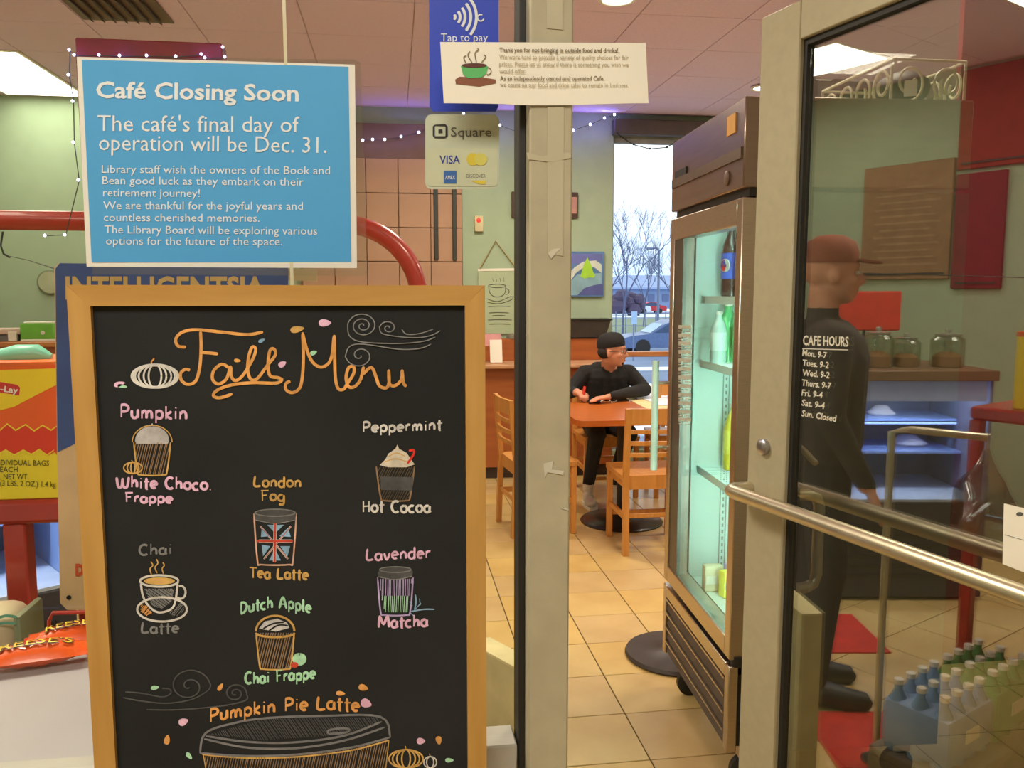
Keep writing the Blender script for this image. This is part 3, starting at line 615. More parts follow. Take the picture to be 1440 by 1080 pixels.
# hanging blue poster
PY = 1.56; pp = Pl((0, PY, 0), (0, -1, 0))
po = thing('hanging_banner', 'blue and cream rounded advertising board with gold capitals, mostly behind the chalkboard', 'board', tuple(pp.at(250, 858)))
pp.fill('banner_panel', [(78, 378), (84, 370), (405, 374), (408, 850), (400, 858), (96, 856), (86, 846)], mat('banner_cream', (222, 186, 140), .5), po, 0, .006)
pp.fill('blue_field', [(78, 378), (84, 370), (405, 374), (406, 470), (320, 520), (81, 636)], mat('banner_blue', (58, 84, 148), .5), po, .0065, .0006)
text(pp, 'INTELLIGENTSIA', (92, 420), (373, 420), 30, mat('gold_letter', (212, 176, 112), .5), po, .03, .0085)
text(pp, 'D', (106, 809), (118, 809), 15, mat('orange_letter', (214, 84, 40), .5), po, .06, .0085)
MB().lathe([(.004, 0), (.004, .002)], (0, 0, 0), 10, Matrix.Translation(pp.at(97, 840, .007)) @ Matrix.Rotation(pi/2, 4, 'X')).build('rivet_hole', M_black, po)
pp.fill('cream_tag', [(403, 378), (446, 378), (446, 396), (403, 394)], mat('tag_cream', (204, 176, 130), .6), po, .0, .004)
# chips box on the rack shelf
bl, brx = at(-60, 600, Y=RY+.0).x, at(80.5, 600, Y=RY-.01).x; bz1 = at(40, 509, Y=RY).z
sb = thing('snack_box', 'orange and yellow carton of individual chip bags with flame print on the rack shelf', 'carton', ((bl+brx)/2, RY+.1, sz))
MB().box(bl, brx, RY-.01, RY+.19, sz, bz1, .002).build('carton', mat('carton_yellow', (236, 216, 44), .5, 0, .02), sb)
sp = Pl((0, RY-.0105, 0), (0, -1, 0))
sp.fill('orange_print', [(-60, 519), (80, 512), (80, 640), (76, 634), (66, 641), (55, 633), (44, 640), (33, 634), (20, 641), (8, 634), (-6, 641), (-30, 634), (-60, 640)], mat('carton_orange', (236, 96, 34), .5, 0, .02), sb, .0003)
sp.fill('red_print', [(-60, 604), (-20, 598), (0, 606), (10, 597), (22, 606), (36, 598), (48, 606), (60, 599), (72, 606), (80, 600), (80, 634), (66, 641), (55, 633), (44, 640), (33, 634), (20, 641), (8, 634), (-6, 641), (-30, 634), (-60, 640)], mat('carton_red', (220, 58, 34), .5, 0, .02), sb, .0007)
strokes(MB(), sp, [[(-40, 602), (-20, 598), (0, 605), (10, 596), (22, 605), (36, 597), (48, 606), (60, 598), (72, 605), (80, 599)], [(-30, 634), (-6, 640), (8, 633), (20, 640), (33, 633), (44, 639), (55, 632), (66, 640), (76, 633)]], 2, .0013, False).build('flame_outline', mat('flame_yellow', (246, 226, 60), .5), sb)
sp.fill('yellow_print', [(-60, 522), (80, 518), (80, 541), (50, 556), (20, 572), (0, 577), (-60, 584)], mat('print_yellow', (242, 212, 40), .5, 0, .02), sb, .0011)
MB().box(bl-.001, brx+.001, RY-.0108, RY+.191, bz1-.016, bz1+.001, .001).build('orange_edge', mat('edge_orange', (226, 104, 40), .5), sb)
sp.fill('logo_banner', [(-30, 536), (0, 537), (24, 541), (28, 545), (27, 556), (0, 552), (-30, 550)], mat('logo_red', (206, 52, 50), .5), sb, .0016)
text(sp, 'Frito-Lay', (-28, 547), (25, 553), 8, M_white, sb, .02, .0024)
M_ol = mat('olive_print', (96, 98, 30), .6)
for s_, a, b in (('INDIVIDUAL BAGS', (-9, 654), (69, 655)), ('EACH', (0, 664), (25, 664)), ('L NET WT.', (-2, 674), (40, 674)), ('(3 LBS. 2 OZ.) 1.4 kg', (0, 683), (84, 685))):
    text(sp, s_, a, (min(b[0], 78.5), b[1]), 7.5, M_ol, sb, .01, .0016)
tl = MB(); tl.tube([at(0, 503, Y=RY+.06), at(25, 499, Y=RY+.06), at(52, 498, Y=RY+.06), at(72, 503, Y=RY+.06)], [.016, .02, .019, .008], 12)
tag(tl.build('teal_bag', mat('teal_plastic', (120, 196, 170), .35)), 'crumpled teal plastic bag lying on the orange carton', 'bag')
# candy bags on the counter
def bag(cx, cy, wx, wy, rz, label, tilt):
    t = thing('candy_bag', label, 'candy bag', (cx, cy, .975), rz, 'orange candy bags', True)
    n, m = 14, 8; vs = []; fs = []
    for s_ in (0, 1):
        for i in range(n+1):
            for j in range(m+1):
                u, v = i/n*2-1, j/m*2-1; e = max(0, (1-abs(u)**2.5))*max(0, (1-abs(v)**2.2)); wr = .0022*sin(i*2.4+j)*e
                z = .018+(.016*e+wr)*(1 if s_ else -1)+tilt*(v+1)*.5*wy; vs.append((u*wx/2, v*wy/2*(1-.06*abs(u)), z))
    for s_ in (0, 1):
        o = s_*(n+1)*(m+1)
        for i in range(n):
            for j in range(m): a = o+i*(m+1)+j; fs.append((a, a+m+1, a+m+2, a+1))
    MB().add(vs, fs, True).build('pouch', mat('bag_orange', (238, 92, 24), .3, 0, .05, coat=.5), t)
    for sx_ in (-1, 1): MB().box(sx_*wx/2-.006, sx_*wx/2+.006, -wy/2*.92, wy/2*.92, .016, .020).build('crimped_end', mat('crimp_red', (206, 60, 40), .35), t)
    vs, fs = text_verts("REESE'S", .045); x0 = min(v[0] for v in vs); x1 = max(v[0] for v in vs)
    def pt(v, dz):
        u = (v[0]-x0)/(x1-x0)*1.3-.62; w = (v[1]/CAPH)*.6-.3; e = max(0, 1-abs(u)**2.5)*max(0, 1-abs(w)**2.2)
        return (u*wx/2, w*wy/2, .018+.0175*e+dz+tilt*(w+1)*.5*wy)
    MB().add([pt(v, .0022) for v in vs], fs).build('lettering', mat('bag_brown', (96, 50, 24), .4), t)
    vs2, fs2 = text_verts("REESE'S", .0); MB().add([pt(v, .0028) for v in vs2], fs2).build('lettering', mat('bag_yellow', (246, 206, 60), .4), t)
    return t
a = at(66, 924, Z=.99); bag(a.x-.015, a.y, .15, .045, .22, 'orange candy bag with brown and yellow lettering lying in front of the other one', .12)
a = at(95, 897, Z=1.0); bag(a.x, a.y+.02, .12, .045, .3, 'orange candy bag lying behind the nearest one', .15)
wr = MB(); wr.tube([at(68, 905, Y=1.31), at(69, 873, Y=1.31), at(74, 862, Y=1.31), at(150, 860, Y=1.31)], .003, 8)
wr.tube([at(150, 860, Y=1.31), at(152, 905, Y=1.31)], .003, 8)
tag(wr.build('wire_easel', M_red), 'thin red wire rim standing behind the candy bags', 'wire')
pc = at(18, 892, Y=1.5)
zb0 = pc.z-.10
pk = thing('snack_pack', 'soft cream and pale green snack pack with a grey green end behind the candy bags', 'snack', (pc.x-.02, 1.5, zb0))
MB().box(pc.x-.16, pc.x+.02, 1.45, 1.55, zb0, at(18, 850, Y=1.5).z, .03, None, 3).build('pack', mat('pale_pack', (214, 206, 166), .4, 0, .15, 7, alt=(222, 180, 160)), pk)
MB().box(pc.x+.021, pc.x+.035, 1.452, 1.548, zb0, at(18, 850, Y=1.5).z-.004, .012, None, 2).build('pack_end', mat('pack_end_grey', (140, 146, 116), .5), pk)
strokes(MB(), Pl((0, 1.449, 0), (0, -1, 0)), [[(-10, 872), (8, 866), (24, 868)], [(-10, 880), (6, 876), (22, 877)]], 4, .001).build('green_stripe', mat('stripe_green', (110, 176, 150), .4), pk)
# ledge that the pouches stand on
lg = MB().box(pc.x-.3, pc.x+.10, 1.42, 1.585, 0, pc.z-.101, .004); tag(lg.build('side_shelf', mat('dark_shelf', (74, 70, 66), .6)), 'dark low stand under the pale snack pack', 'stand')
# ------------------------------------------------------------------ red frame with blue lights
fA, fB = at(105, 60, Y=3.8), at(312, 60, Y=3.8); fz = at(200, 56, Y=3.8).z; fz2 = at(200, 84, Y=3.8).z-.03
kf = thing('red_kiosk_frame', 'dark red wooden frame with small blue lights standing behind the blue notice', 'frame', ((fA.x+fB.x)/2, 3.85, 0))
MB().box(fA.x, fB.x, 3.8, 3.9, fz2, fz, .006).build('top_beam', M_deepred, kf)
MB().box(fA.x, fA.x+.05, 3.8, 3.9, 0, fz2, .004).build('post', M_deepred, kf); MB().box(fB.x-.06, fB.x, 3.8, 3.9, 0, fz2, .004).build('post', M_deepred, kf)
def lights(name, pts, Y, label, lit=True, sag=0):
    P = [at(x, y, Y=Y) for x, y in pts]; t = thing(name, label, 'string lights', tuple(P[0]))
    MB().tube([p+Vector((0, .012, 0)) for p in P], .0022 if lit else .004, 5).build('wire', M_wire, t)
    b = MB(); r = .0062*Y/3.8 if lit else .010; b.ball((0, 0, 0), r, 8); me = b.mesh('bulb', M_ledc if lit else M_wire)
    g = MB(); g.ball((0, 0, 0), r*.55, 6)
    for p in P:
        o = link('bulb', me, t); o.matrix_parent_inverse = W2L(t); o.location = p
    return P
def bluepoint(p, e=.35):
    l = bpy.data.lights.new('led_glow', 'POINT'); l.energy = e; l.color = (.16, .18, 1); l.shadow_soft_size = .012
    o = bpy.data.objects.new('led_glow', l); o.location = p; COL.objects.link(o)
Pk = lights('string_lights', [(63, 331), (91, 330), (110, 253), (103, 200), (102, 142), (96, 105), (97, 70), (104, 77), (139, 77), (168, 78), (206, 78), (247, 79), (283, 76), (288, 81), (316, 80), (313, 66)], 3.775, 'string of tiny blue lights draped around the dark red frame')
for k in (3, 5, 7, 9, 12, 15): bluepoint(Pk[k]+Vector((0, -.03, 0)), .14)
Pb = lights('string_lights', [(510, 197), (524, 196), (541, 196), (564, 192), (589, 186), (620, 172), (652, 160), (680, 165), (703, 176), (725, 184), (760, 188), (806, 183), (830, 175), (850, 166), (864, 161)], 6.98, 'swag of blue lights along the top of the back wall')
for k in (1, 3, 4, 8, 9, 11, 12, 13): bluepoint(Pb[k]+Vector((0, -.02, 0)), .4)
lights('string_lights', [(868, 187), (880, 196), (891, 203), (914, 209), (938, 207), (950, 200)], 7.0, 'unlit dark string of bulbs sagging across the top of the window', False)
# ------------------------------------------------------------------ back of the room
bxr = at(858, 500, Y=6.72).x; lz = at(760, 513, Y=6.55).z
bn = thing('wooden_wall_bench', 'long orange wooden counter with a ledge along the sage green back wall', 'counter', (.9, 6.8, 0))
MB().box(-.2, bxr, 6.62, 7.08, .1, lz-.03, .004).build('front_panel', M_bench, bn)
MB().box(-.22, bxr+.02, 6.56, 7.08, lz-.03, lz, .006).build('ledge', M_benchtop, bn)
MB().box(-.2, bxr, 6.98, 7.08, lz, at(760, 476, Y=7.0).z, .004).build('back_panel', M_bench, bn)
MB().box(-.2, bxr-.02, 6.68, 7.05, 0, .1).build('kick_board', mat('kick_dark', (66, 48, 40), .7), bn)
p = at(828, 474, Y=7.0); bb0 = MB(); x0 = at(795, 460, Y=6.98).x; x1 = at(857, 460, Y=6.98).x
bb0.add([(x0, 6.96, p.z), (x1-.04, 6.96, p.z), (x1-.04, 7.06, p.z), (x0, 7.06, p.z), (x0-.03, 6.92, p.z+.155), (x1, 6.92, p.z+.155), (x1, 7.08, p.z+.155), (x0-.03, 7.08, p.z+.155)], [(0, 3, 2, 1), (4, 5, 6, 7), (0, 1, 5, 4), (1, 2, 6, 5), (2, 3, 7, 6), (3, 0, 4, 7)])
tb_ = thing('black_tub', 'black plastic tub on the wooden back panel behind the seated man', 'tub', tuple(p)); bb0.build('tub_body', mat('dark_tub', (58, 52, 46), .6), tb_)
MB().box(x0-.04, x1+.01, 6.91, 7.085, p.z+.147, p.z+.16, .003).build('rim', M_black, tb_)
p0 = at(698, 508, Y=6.72); br = thing('leaflet_stand', 'white leaflet stand with pink cards on the wooden ledge', 'leaflets', tuple(p0))
MB().obox((p0.x, 6.74, lz+.10), (.10, .012, .19), 0, 0, 1, -.25).build('white_leaflet', M_white, br); MB().obox((p0.x-.02, 6.79, lz+.19), (.14, .01, .10), .1, 0, 1, -.2).build('pink_card', mat('pink_card', (214, 150, 150), .6), br)
p0 = at(720, 476, Y=7.02); tag(MB().lathe([(.05, 0), (.045, .03), (.0, .045)], p0, 16).build('small_dish', mat('dish_grey', (120, 112, 96), .5)), 'small grey dish on top of the wooden back panel', 'dish')
wp = Pl((0, YB-.002, 0), (0, -1, 0))
def wallbox(name, pts, m, par, off=.012, th=.004): return wp.fill(name, pts, m, par, off, th)
al = thing('wall_alarm', 'small cream wall alarm with a red light on the green wall', 'alarm', tuple(wp.at(673, 315)))
a0, a1 = wp.at(667, 326), wp.at(679, 304)
MB().box(a0.x, a1.x, YB-.04, YB-.001, a0.z, a1.z, .004).build('housing', mat('alarm_cream', (212, 202, 160), .5), al)
MB().ball(wp.at(673, 310, .03), .022, 10).build('red_light', mat('alarm_red', (220, 60, 60), .4, emit=(255, 50, 50), es=.9), al)
for pxa, pxb, py0, py1, lb in ((719, 727, 270, 306, 'narrow brown frame on the green wall beside the door post'), (803, 812, 271, 307, 'small dark framed picture right of the door post')):
    f = thing('wall_picture', lb, 'picture', tuple(wp.at(pxa, py1))); a0, a1 = wp.at(pxa-12 if pxa > 800 else pxa, py1), wp.at(pxb if pxb > 800 else pxb+16, py0)
    MB().box(a0.x, a1.x, YB-.03, YB-.002, a0.z, a1.z, .004).build('frame', mat('frame_brown', (74, 52, 40), .5), f)
    MB().box(a0.x+.02, a1.x-.012, YB-.032, YB-.029, a0.z+.04, a1.z-.04).build('print', mat('print_pink', (190, 140, 130), .6), f)
pg = thing('canvas_painting', 'small blue canvas painting of a lime green tree over hills on the back wall', 'painting', tuple(wp.at(826, 417)))
wp2 = Pl((0, YB-.03, 0), (0, -1, 0)); a0, a1 = wp2.at(800, 417), wp2.at(849.5, 354)
MB().box(a0.x, a1.x, YB-.03, YB-.002, a0.z, a1.z).build('canvas', mat('canvas_blue', (88, 128, 176), .7, 0, .2, 6), pg)
wp2.fill('painted_sky', [(800, 357), (847, 357), (847, 366), (800, 372)], mat('paint_violet', (104, 112, 178), .7, 0, .15, 9), pg, .0008)
wp2.fill('painted_arc', [(800, 384), (808, 376), (820, 368), (838, 366), (846, 372), (846, 384), (836, 376), (822, 375), (810, 384), (800, 398)], mat('paint_white', (206, 216, 206), .7), pg, .0014)
wp2.fill('painted_slope', [(800, 398), (812, 386), (846, 384), (846, 400), (828, 404), (812, 415), (800, 415)], mat('paint_teal', (132, 172, 186), .7, 0, .15, 9), pg, .0010)
wp2.fill('painted_hill', [(812, 415), (822, 405), (835, 401), (848, 399), (848, 415)], mat('paint_hill', (84, 92, 156), .7, 0, .1, 9), pg, .0018)
wp2.fill('painted_tree', [(826, 362), (831, 372), (834, 382), (837, 388), (834, 391), (828, 390), (822, 392), (816, 389), (818, 382), (821, 372)], mat('paint_lime', (160, 214, 60), .7, 0, .1, 9), pg, .0024)
pq = thing('hanging_plaque', 'pale green plaque with a cup drawing hanging by a cord on the back wall', 'plaque', tuple(wp.at(698, 470)))
wp.fill('plaque_panel', [(672, 381), (728, 380), (728, 469), (674, 469)], mat('plaque_green', (176, 192, 160), .5, 0, .03), pq, .01, .008)
wp.fill('top_edge', [(672, 378), (728, 377), (728, 380.5), (672, 381.5)], M_white, pq, .01, .012)
co = MB(); co.tube([wp.at(674, 379, .012), wp.at(697, 339, .012), wp.at(726, 377, .012)], .006, 6); co.build('cord', mat('cord_tan', (170, 150, 96), .8), pq)
M_pl = mat('plaque_ink', (92, 96, 80), .7)
strokes(MB(), wp, [el(699, 402, 12, 2.4), [(687, 403), (689, 412), (695, 417), (704, 417), (710, 412), (711, 403)], el(712, 410, 4, 4, -90, 90, 6), [(684, 420), (700, 424), (718, 417), (720, 421), (702, 427), (685, 425)],
      [(694, 396), (692, 391)], [(699, 396), (697, 389)], [(704, 396), (703, 391)], [(709, 396), (708, 390)]], 1.0, .020).build('cup_drawing', M_pl, pq)
for yy, a, b in ((431, 686, 718), (440, 688, 716), (444, 692, 711), (450, 686, 720), (456, 688, 718)): strokes(MB(), wp, [[(a, yy), ((a+b)/2, yy-.6), (b, yy)]], 1.1, .020).build('plaque_lettering', M_pl, pq)
wcl = wp.at(72, 397); clk = thing('wall_clock', 'round pale wall clock on the green wall at the far left', 'clock', tuple(wcl))
MB().lathe([(.10, 0), (.10, .02), (.092, .026)], (0, 0, 0), 24, Matrix.Translation(wcl) @ Matrix.Rotation(pi/2, 4, 'X')).build('case', mat('clock_grey', (128, 138, 112), .5), clk)
MB().lathe([(.086, .0265), (.086, .028)], (0, 0, 0), 24, Matrix.Translation(wcl) @ Matrix.Rotation(pi/2, 4, 'X')).build('dial', mat('clock_dial', (176, 182, 150), .5), clk)
# wooden service counter at far left
cz = at(50, 481, Y=6.05).z; sc = thing('service_counter', 'orange wooden service counter at the far left under the green tissue box', 'counter', (-2.6, 6.3, 0))
MB().box(-3.5, -1.9, 6.1, 6.7, 0, cz-.035, .004).build('panel', wood('service_wood', (176, 104, 60), (156, 86, 48), 'X', 3), sc)
MB().box(-3.52, -1.88, 6.05, 6.74, cz-.035, cz, .006).build('counter_top', wood('service_top', (196, 128, 72), (170, 100, 52), 'X', 3), sc)
a0, a1 = at(29, 479, Y=6.12), at(76, 455, Y=6.12)
tx = thing('tissue_box', 'green and white tissue box on the far left wooden counter', 'box', ((a0.x+a1.x)/2, 6.18, cz))
MB().box(a0.x, a1.x, 6.12, 6.25, cz, a1.z, .004).build('carton', mat('box_green', (112, 186, 66), .5), tx)
MB().box(a0.x+.0, a1.x-.0, 6.118, 6.252, cz, cz+.015, .002).build('white_base', M_white, tx); MB().box(a0.x+.02, a1.x-.01, 6.13, 6.24, a1.z, a1.z+.012, .004).build('white_top', M_white, tx)
MB().lathe([(.014, 0), (.012, .003)], (0, 0, 0), 12, Matrix.Translation(at(60, 468, Y=6.119)) @ Matrix.Rotation(pi/2, 4, 'X')).build('pale_dot', M_white, tx)
a0, a1 = at(-20, 479, Y=6.14), at(25, 462, Y=6.14)
cr_ = thing('napkin_tray', 'white tray with pink napkins left of the green tissue box', 'tray', ((a0.x+a1.x)/2, 6.2, cz))
MB().box(a0.x, a1.x, 6.14, 6.3, cz, cz+(a1.z-cz)*.5, .004).build('tray_body', mat('tray_slate', (110, 110, 116), .5), cr_); MB().box(a0.x+.01, a1.x+.02, 6.13, 6.31, cz+(a1.z-cz)*.55, a1.z, .006).build('napkins', mat('napkin_pink', (216, 190, 180), .7), cr_)
MB().box(a1.x-.06, a1.x-.005, 6.125, 6.139, cz+.005, cz+.07).build('pale_label', M_white, cr_)
p = at(66, 455, Y=6.35); tag(MB().lathe([(.14, 0), (.14, .03), (.11, .09), (.05, .12), (0, .125)], (p.x+.03, 6.42, cz), 20).build('black_dome', M_black), 'black domed lid behind the green tissue box', 'lid')
# ------------------------------------------------------------------ glazed door, open into the room
HX, HY, FX, FY = 1.013, .86, .80, 1.735
DL = hypot(FX-HX, FY-HY); DA = atan2(FY-HY, FX-HX); du = Vector(((FX-HX)/DL, (FY-HY)/DL, 0)); dn = Vector((-du.y, du.x, 0))
DP = Pl((HX, HY, 0), dn)
door = bpy.data.objects.new('door_1', None); COL.objects.link(door); door.location = (HX, HY, 0); door.rotation_euler = (0, 0, DA); struct(door); door['local'] = 1
M_dframe = mat('door_frame_paint', (184, 176, 146), .5, .1, .05, 40)
def dz(px, py, o=.0225): return DP.at(px, py, o).z
DT = dz(1086, 18); DI = dz(1120, 57); st = .122
MB().box(DL-st, DL, -.0225, .0225, .01, DT, .003).build('stile', M_dframe, door)
MB().box(0, .11, -.0225, .0225, .01, DT, .003).build('stile', M_dframe, door)
MB().box(.11, DL-st, -.0225, .0225, DI, DT, .002).build('top_rail', M_dframe, door)
MB().box(.11, DL-st, -.0225, .0225, .01, .26, .002).build('bottom_rail', M_dframe, door)
gk = MB(); gk.box(DL-st-.010, DL-st, -.012, .012, .26, DI).box(.11, .12, -.012, .012, .26, DI).box(.12, DL-st-.01, -.012, .012, DI-.012, DI).box(.12, DL-st-.01, -.012, .012, .26, .272); gk.build('glazing_gasket', M_gasket, door)
MB().box(.12, DL-st-.010, -.003, .003, .272, DI-.012).build('glass_pane', M_doorglass, door)
bz = DP.at(1062, 702, .075).z
MB().tube([(DL-.012, .022, bz), (DL-.008, .060, bz), (DL-.014, .073, bz), (DL-.03, .077, bz), (.06, .077, bz), (.035, .07, bz), (.03, .022, bz)], .0155, 14).build('push_bar', M_satin, door)
hx = DL-.085; zt, zb = DP.at(1150, 690, -.09).z-.01, DP.at(1150, 836, -.09).z+.01
MB().tube([(hx, -.022, zt), (hx-.004, -.075, zt), (hx-.006, -.095, zt-.008), (hx-.006, -.103, zt-.028), (hx-.006, -.103, zb+.028), (hx-.006, -.095, zb+.008), (hx-.004, -.075, zb), (hx, -.022, zb)], .0125, 12).build('pull_handle', M_satin, door)
lk = DP.at(1076, 628, .0225)
lc = MB(); MM = door.matrix_basis if False else Matrix.Translation((HX, HY, 0)) @ Matrix.Rotation(DA, 4, 'Z'); ll = MM.inverted() @ lk
lc.lathe([(.017, 0), (.017, .010), (.012, .014)], (0, 0, 0), 20, Matrix.Translation((ll.x, .0225, ll.z)) @ Matrix.Rotation(-pi/2, 4, 'X')); lc.box(ll.x-.0015, ll.x+.0015, .0365, .0375, ll.z-.007, ll.z+.005)
lc.build('lock_cylinder', mat('lock_steel', (190, 188, 196), .3, 1), door)
MB().tube([(ll.x-.02, -.023, ll.z), (ll.x-.02, -.05, ll.z), (ll.x-.035, -.055, ll.z-.01), (ll.x-.07, -.055, ll.z-.03)], .007, 10).build('thumb_lever', M_satin, door)
cl = MM.inverted() @ DP.at(1290, 8, .06)
MB().box(.10, .47, .0226, .075, DI+.012, DI+.075, .008).build('door_closer', mat('closer_grey', (120, 112, 92), .5, .3), door)
lk2 = MB(); strokes(lk2, DP, [[(1128, 490.5), (1192, 492)]], 2, .0038, False); M_dl = mat('white_door_lettering', (226, 222, 204), .6, 0, .02)
DM = (Matrix.Translation((HX, HY, 0)) @ Matrix.Rotation(DA, 4, 'Z')).inverted()
def dtext(s_, a, b, h_, bo=.02):
    m_ = text(DP, s_, a, b, h_, None, None, bo, .0038, mb=MB()); m_.v = [tuple(DM @ Vector(v)) for v in m_.v]; return m_.build('lettering', M_dl, door)
dtext('CAFE HOURS', (1129, 485), (1193, 487), 13)
lk2.v = [tuple(DM @ Vector(v)) for v in lk2.v]; lk2.build('underline', M_dl, door)
for s_, a, b in (('Mon. 9-7', (1128, 500), (1162, 504)), ('Tues. 9-2', (1128, 514), (1165, 518)), ('Wed. 9-2', (1128, 528), (1166, 532)), ('Thurs. 9-7', (1127, 542), (1168, 547)), ('Fri. 9-4', (1127, 556), (1156, 560)), ('Sat. 9-4', (1127, 570), (1159, 575)), ('Sun. Closed', (1127, 585), (1175, 593))):
    dtext(s_, a, b, 8.5)
nt_ = thing('door_paper', 'cream paper taped on the door glass at the right edge of the picture', 'notice', tuple(DP.at(1425, 790)))
DP.fill('paper', [(1412, 708), (1470, 722), (1466, 815), (1410, 793)], M_cream, nt_, .004, .0005)
strokes(MB(), DP, [[(1413, 752), (1468, 768)]], 1.2, .0052, False).build('fold_line', M_gink, nt_); DP.fill('dark_mark', el(1434, 723, 5, 3, 0, 340, 10), M_gink, nt_, .0050)
# ------------------------------------------------------------------ glass-door refrigerator
FA = Vector((.965, 2.229, 0)); FR = -atan2(.043, .729); FW, FD = .73, .66
FM = Matrix.Translation(FA) @ Matrix.Rotation(FR, 4, 'Z')
fr = thing('drinks_fridge', 'tall steel glass-door drinks fridge, lit mint inside, standing behind the open door', 'fridge', tuple(FA), FR, None, True)
M_fside = mat('fridge_side_metal', (104, 102, 92), .45, .25, .05, 20); M_fwhite = mat('fridge_liner', (225, 245, 240), .6, 0, .01)
zS, zT = 1.80, 2.058; zd0, zd1 = .44, 1.785
b = MB(); b.box(.075, FD, 0, .03, .15, zS); b.box(.075, FD, FW-.03, FW, .15, zS); b.box(FD-.03, FD, .03, FW-.03, .15, zS); b.box(.075, FD-.03, .03, FW-.03, .15, zd0)
b.build('cabinet', M_fside, fr)
b = MB(); b.box(.078, FD-.031, .031, .06, zd0, zS-.001); b.box(.078, FD-.031, FW-.06, FW-.031, zd0, zS-.001); b.box(FD-.06, FD-.031, .06, FW-.06, zd0, zS-.001); b.box(.078, FD-.06, .06, FW-.06, zd0, zd0+.02); b.box(.078, FD-.06, .06, FW-.06, zS-.03, zS-.001)
b.build('inner_liner', M_fwhite, fr)
b = MB(); b.box(.0, FD, 0, FW, zS+.012, zT, .004); b.build('top_shroud', mat('shroud_steel', (150, 132, 122), .30, .9, .08, 6, stretch=(1, 1, 9)), fr)
b = MB(); b.box(.02, .08, .004, FW-.004, zS-.012, zS+.012); b.build('shadow_gap_trim', M_black, fr)
MB().box(.055, .075, .004, .04, zd0, zd1).box(.055, .075, FW-.04, FW-.004, zd0, zd1).box(.055, .075, .04, FW-.04, zd0, zd0+.04).box(.055, .075, .04, FW-.04, zd1-.04, zd1).build('door_gasket', M_black, fr)
fg = MB(); w = .045
fg.box(0, .055, 0, w, zd0, zd1, .003); fg.box(0, .055, FW-w, FW, zd0, zd1, .003); fg.box(0, .055, w, FW-w, zd1-.075, zd1, .003); fg.box(0, .055, w, FW-w, zd0, zd0+.06, .003)
gd = fg.build('glass_door', M_steel, fr)
MB().box(.012, .018, w, FW-w, zd0+.06, zd1-.075).build('door_glass', M_fglass, gd)
b = MB(); b.box(.006, .045, FW-w-.10, FW-w, zd0+.06, zd1-.075); b.build('inner_frame_strip', mat('grey_inner_frame', (96, 92, 84), .4, .5), gd)
b = MB(); b.tube([(-.055, FW-.03, .865), (-.055, FW-.03, 1.272)], .013, 14); b.build('door_handle', mat('pale_mint_handle', (216, 246, 230), .35, 0), gd)
for z in (.95, 1.19): MB().tube([(0, FW-.025, z), (-.055, FW-.03, z)], .006, 8).build('handle_post', M_satin, gd)
# decal lettering on glass
FPl = Pl(FM @ Vector((.0055, 0, 0)), FM.to_3x3() @ Vector((-1, 0, 0))); FMi = FM.inverted()
dm = MB()
for k, (y, s_) in enumerate([(464, 'PLEASE'), (476, 'KEEP'), (487, 'DOOR'), (499, 'CLOSED'), (511, 'THANK'), (523, 'YOU'), (535, 'COLD'), (547, 'DRINKS'), (559, 'WATER'), (571, 'JUICE'), (583, 'TEA'), (594, 'SODA')]):
    for dx_ in (0, ):
        m_ = text(FPl, 'ABCDE'[0:0]+'-----', (954, y), (972, y+.6), 15, None, None, .05, .0006, mb=MB()); dm.add(m_.v, m_.f)
        strokes(dm, FPl, [[(954, y+1.5), (960, y+1.8)], [(963, y+2), (971, y+2.2)], [(954, y-2), (958, y-1.8)], [(960, y-2), (966, y-1.7)], [(968, y-1.8), (972, y-1.6)]], 2.2, .0006, False)
dm.v = [tuple(FMi @ Vector(v)) for v in dm.v]; dm.build('decal_print', mat('decal_dark', (70, 66, 60), .6) if False else mat('decal_pale', (200, 204, 190), .6), gd)
# shroud details, grille, casters
b = MB(); b.box(-.004, .001, FW-.19, FW-.05, zT-.155, zT-.11); b.build('dark_vent', M_black, fr)
b = MB(); b.box(-.003, .001, .07, .14, zT-.085, zT-.03); b.build('orange_sticker', mat('sticker_orange', (226, 170, 80), .6), fr)
b = MB(); b.lathe([(.022, 0), (.022, .004), (.018, .006)], (0, 0, 0), 20, Matrix.Translation((0, .13, zT-.205)) @ Matrix.Rotation(-pi/2, 4, 'Y')); b.build('badge', mat('badge_dark', (110, 84, 66), .4), fr)
b = MB(); b.box(-.006, .0, .01, FW-.02, zT-.165, zT-.135); b.build('reflection_band', mat('reflection_brown', (112, 92, 74), .5, .3), fr)  # brown band paints a reflection on the shroud front, no real part
b = MB(); b.box(.0, .03, 0, .035, .15, .42, .003); b.box(.0, .03, FW-.035, FW, .15, .42, .003); b.box(0, .03, .035, FW-.035, .375, .42, .003); gr = b.build('grille_frame', M_steel, fr)
MB().box(.03, .06, .03, FW-.03, .155, .38).build('grille_back', M_black, fr)
for k in range(4):
    MB().obox((.014, FW/2, .345-.055*k), (.006, FW-.07, .048), 0, .0015, 1, 0, .25).build('louvre', mat('louvre_grey', (92, 82, 76), .6, .2), gr)
    MB().box(-.002, .006, .036, FW-.036, .366-.055*k, .372-.055*k).build('louvre_edge', M_steel, gr)
for x, y in ((.09, FW-.07), (.09, .08), (FD-.08, FW-.07), (FD-.08, .08)):
    b = MB(); b.lathe([(.045, -.014), (.05, -.01), (.05, .01), (.045, .014)], (0, 0, 0), 18, Matrix.Translation((x, y, .05)) @ Matrix.Rotation(pi/2, 4, 'X')); cs = b.build('caster', M_black, fr)
    MB().box(x-.03, x+.03, y-.028, y+.028, .098, .15, .003).build('caster_bracket', M_steel, cs)
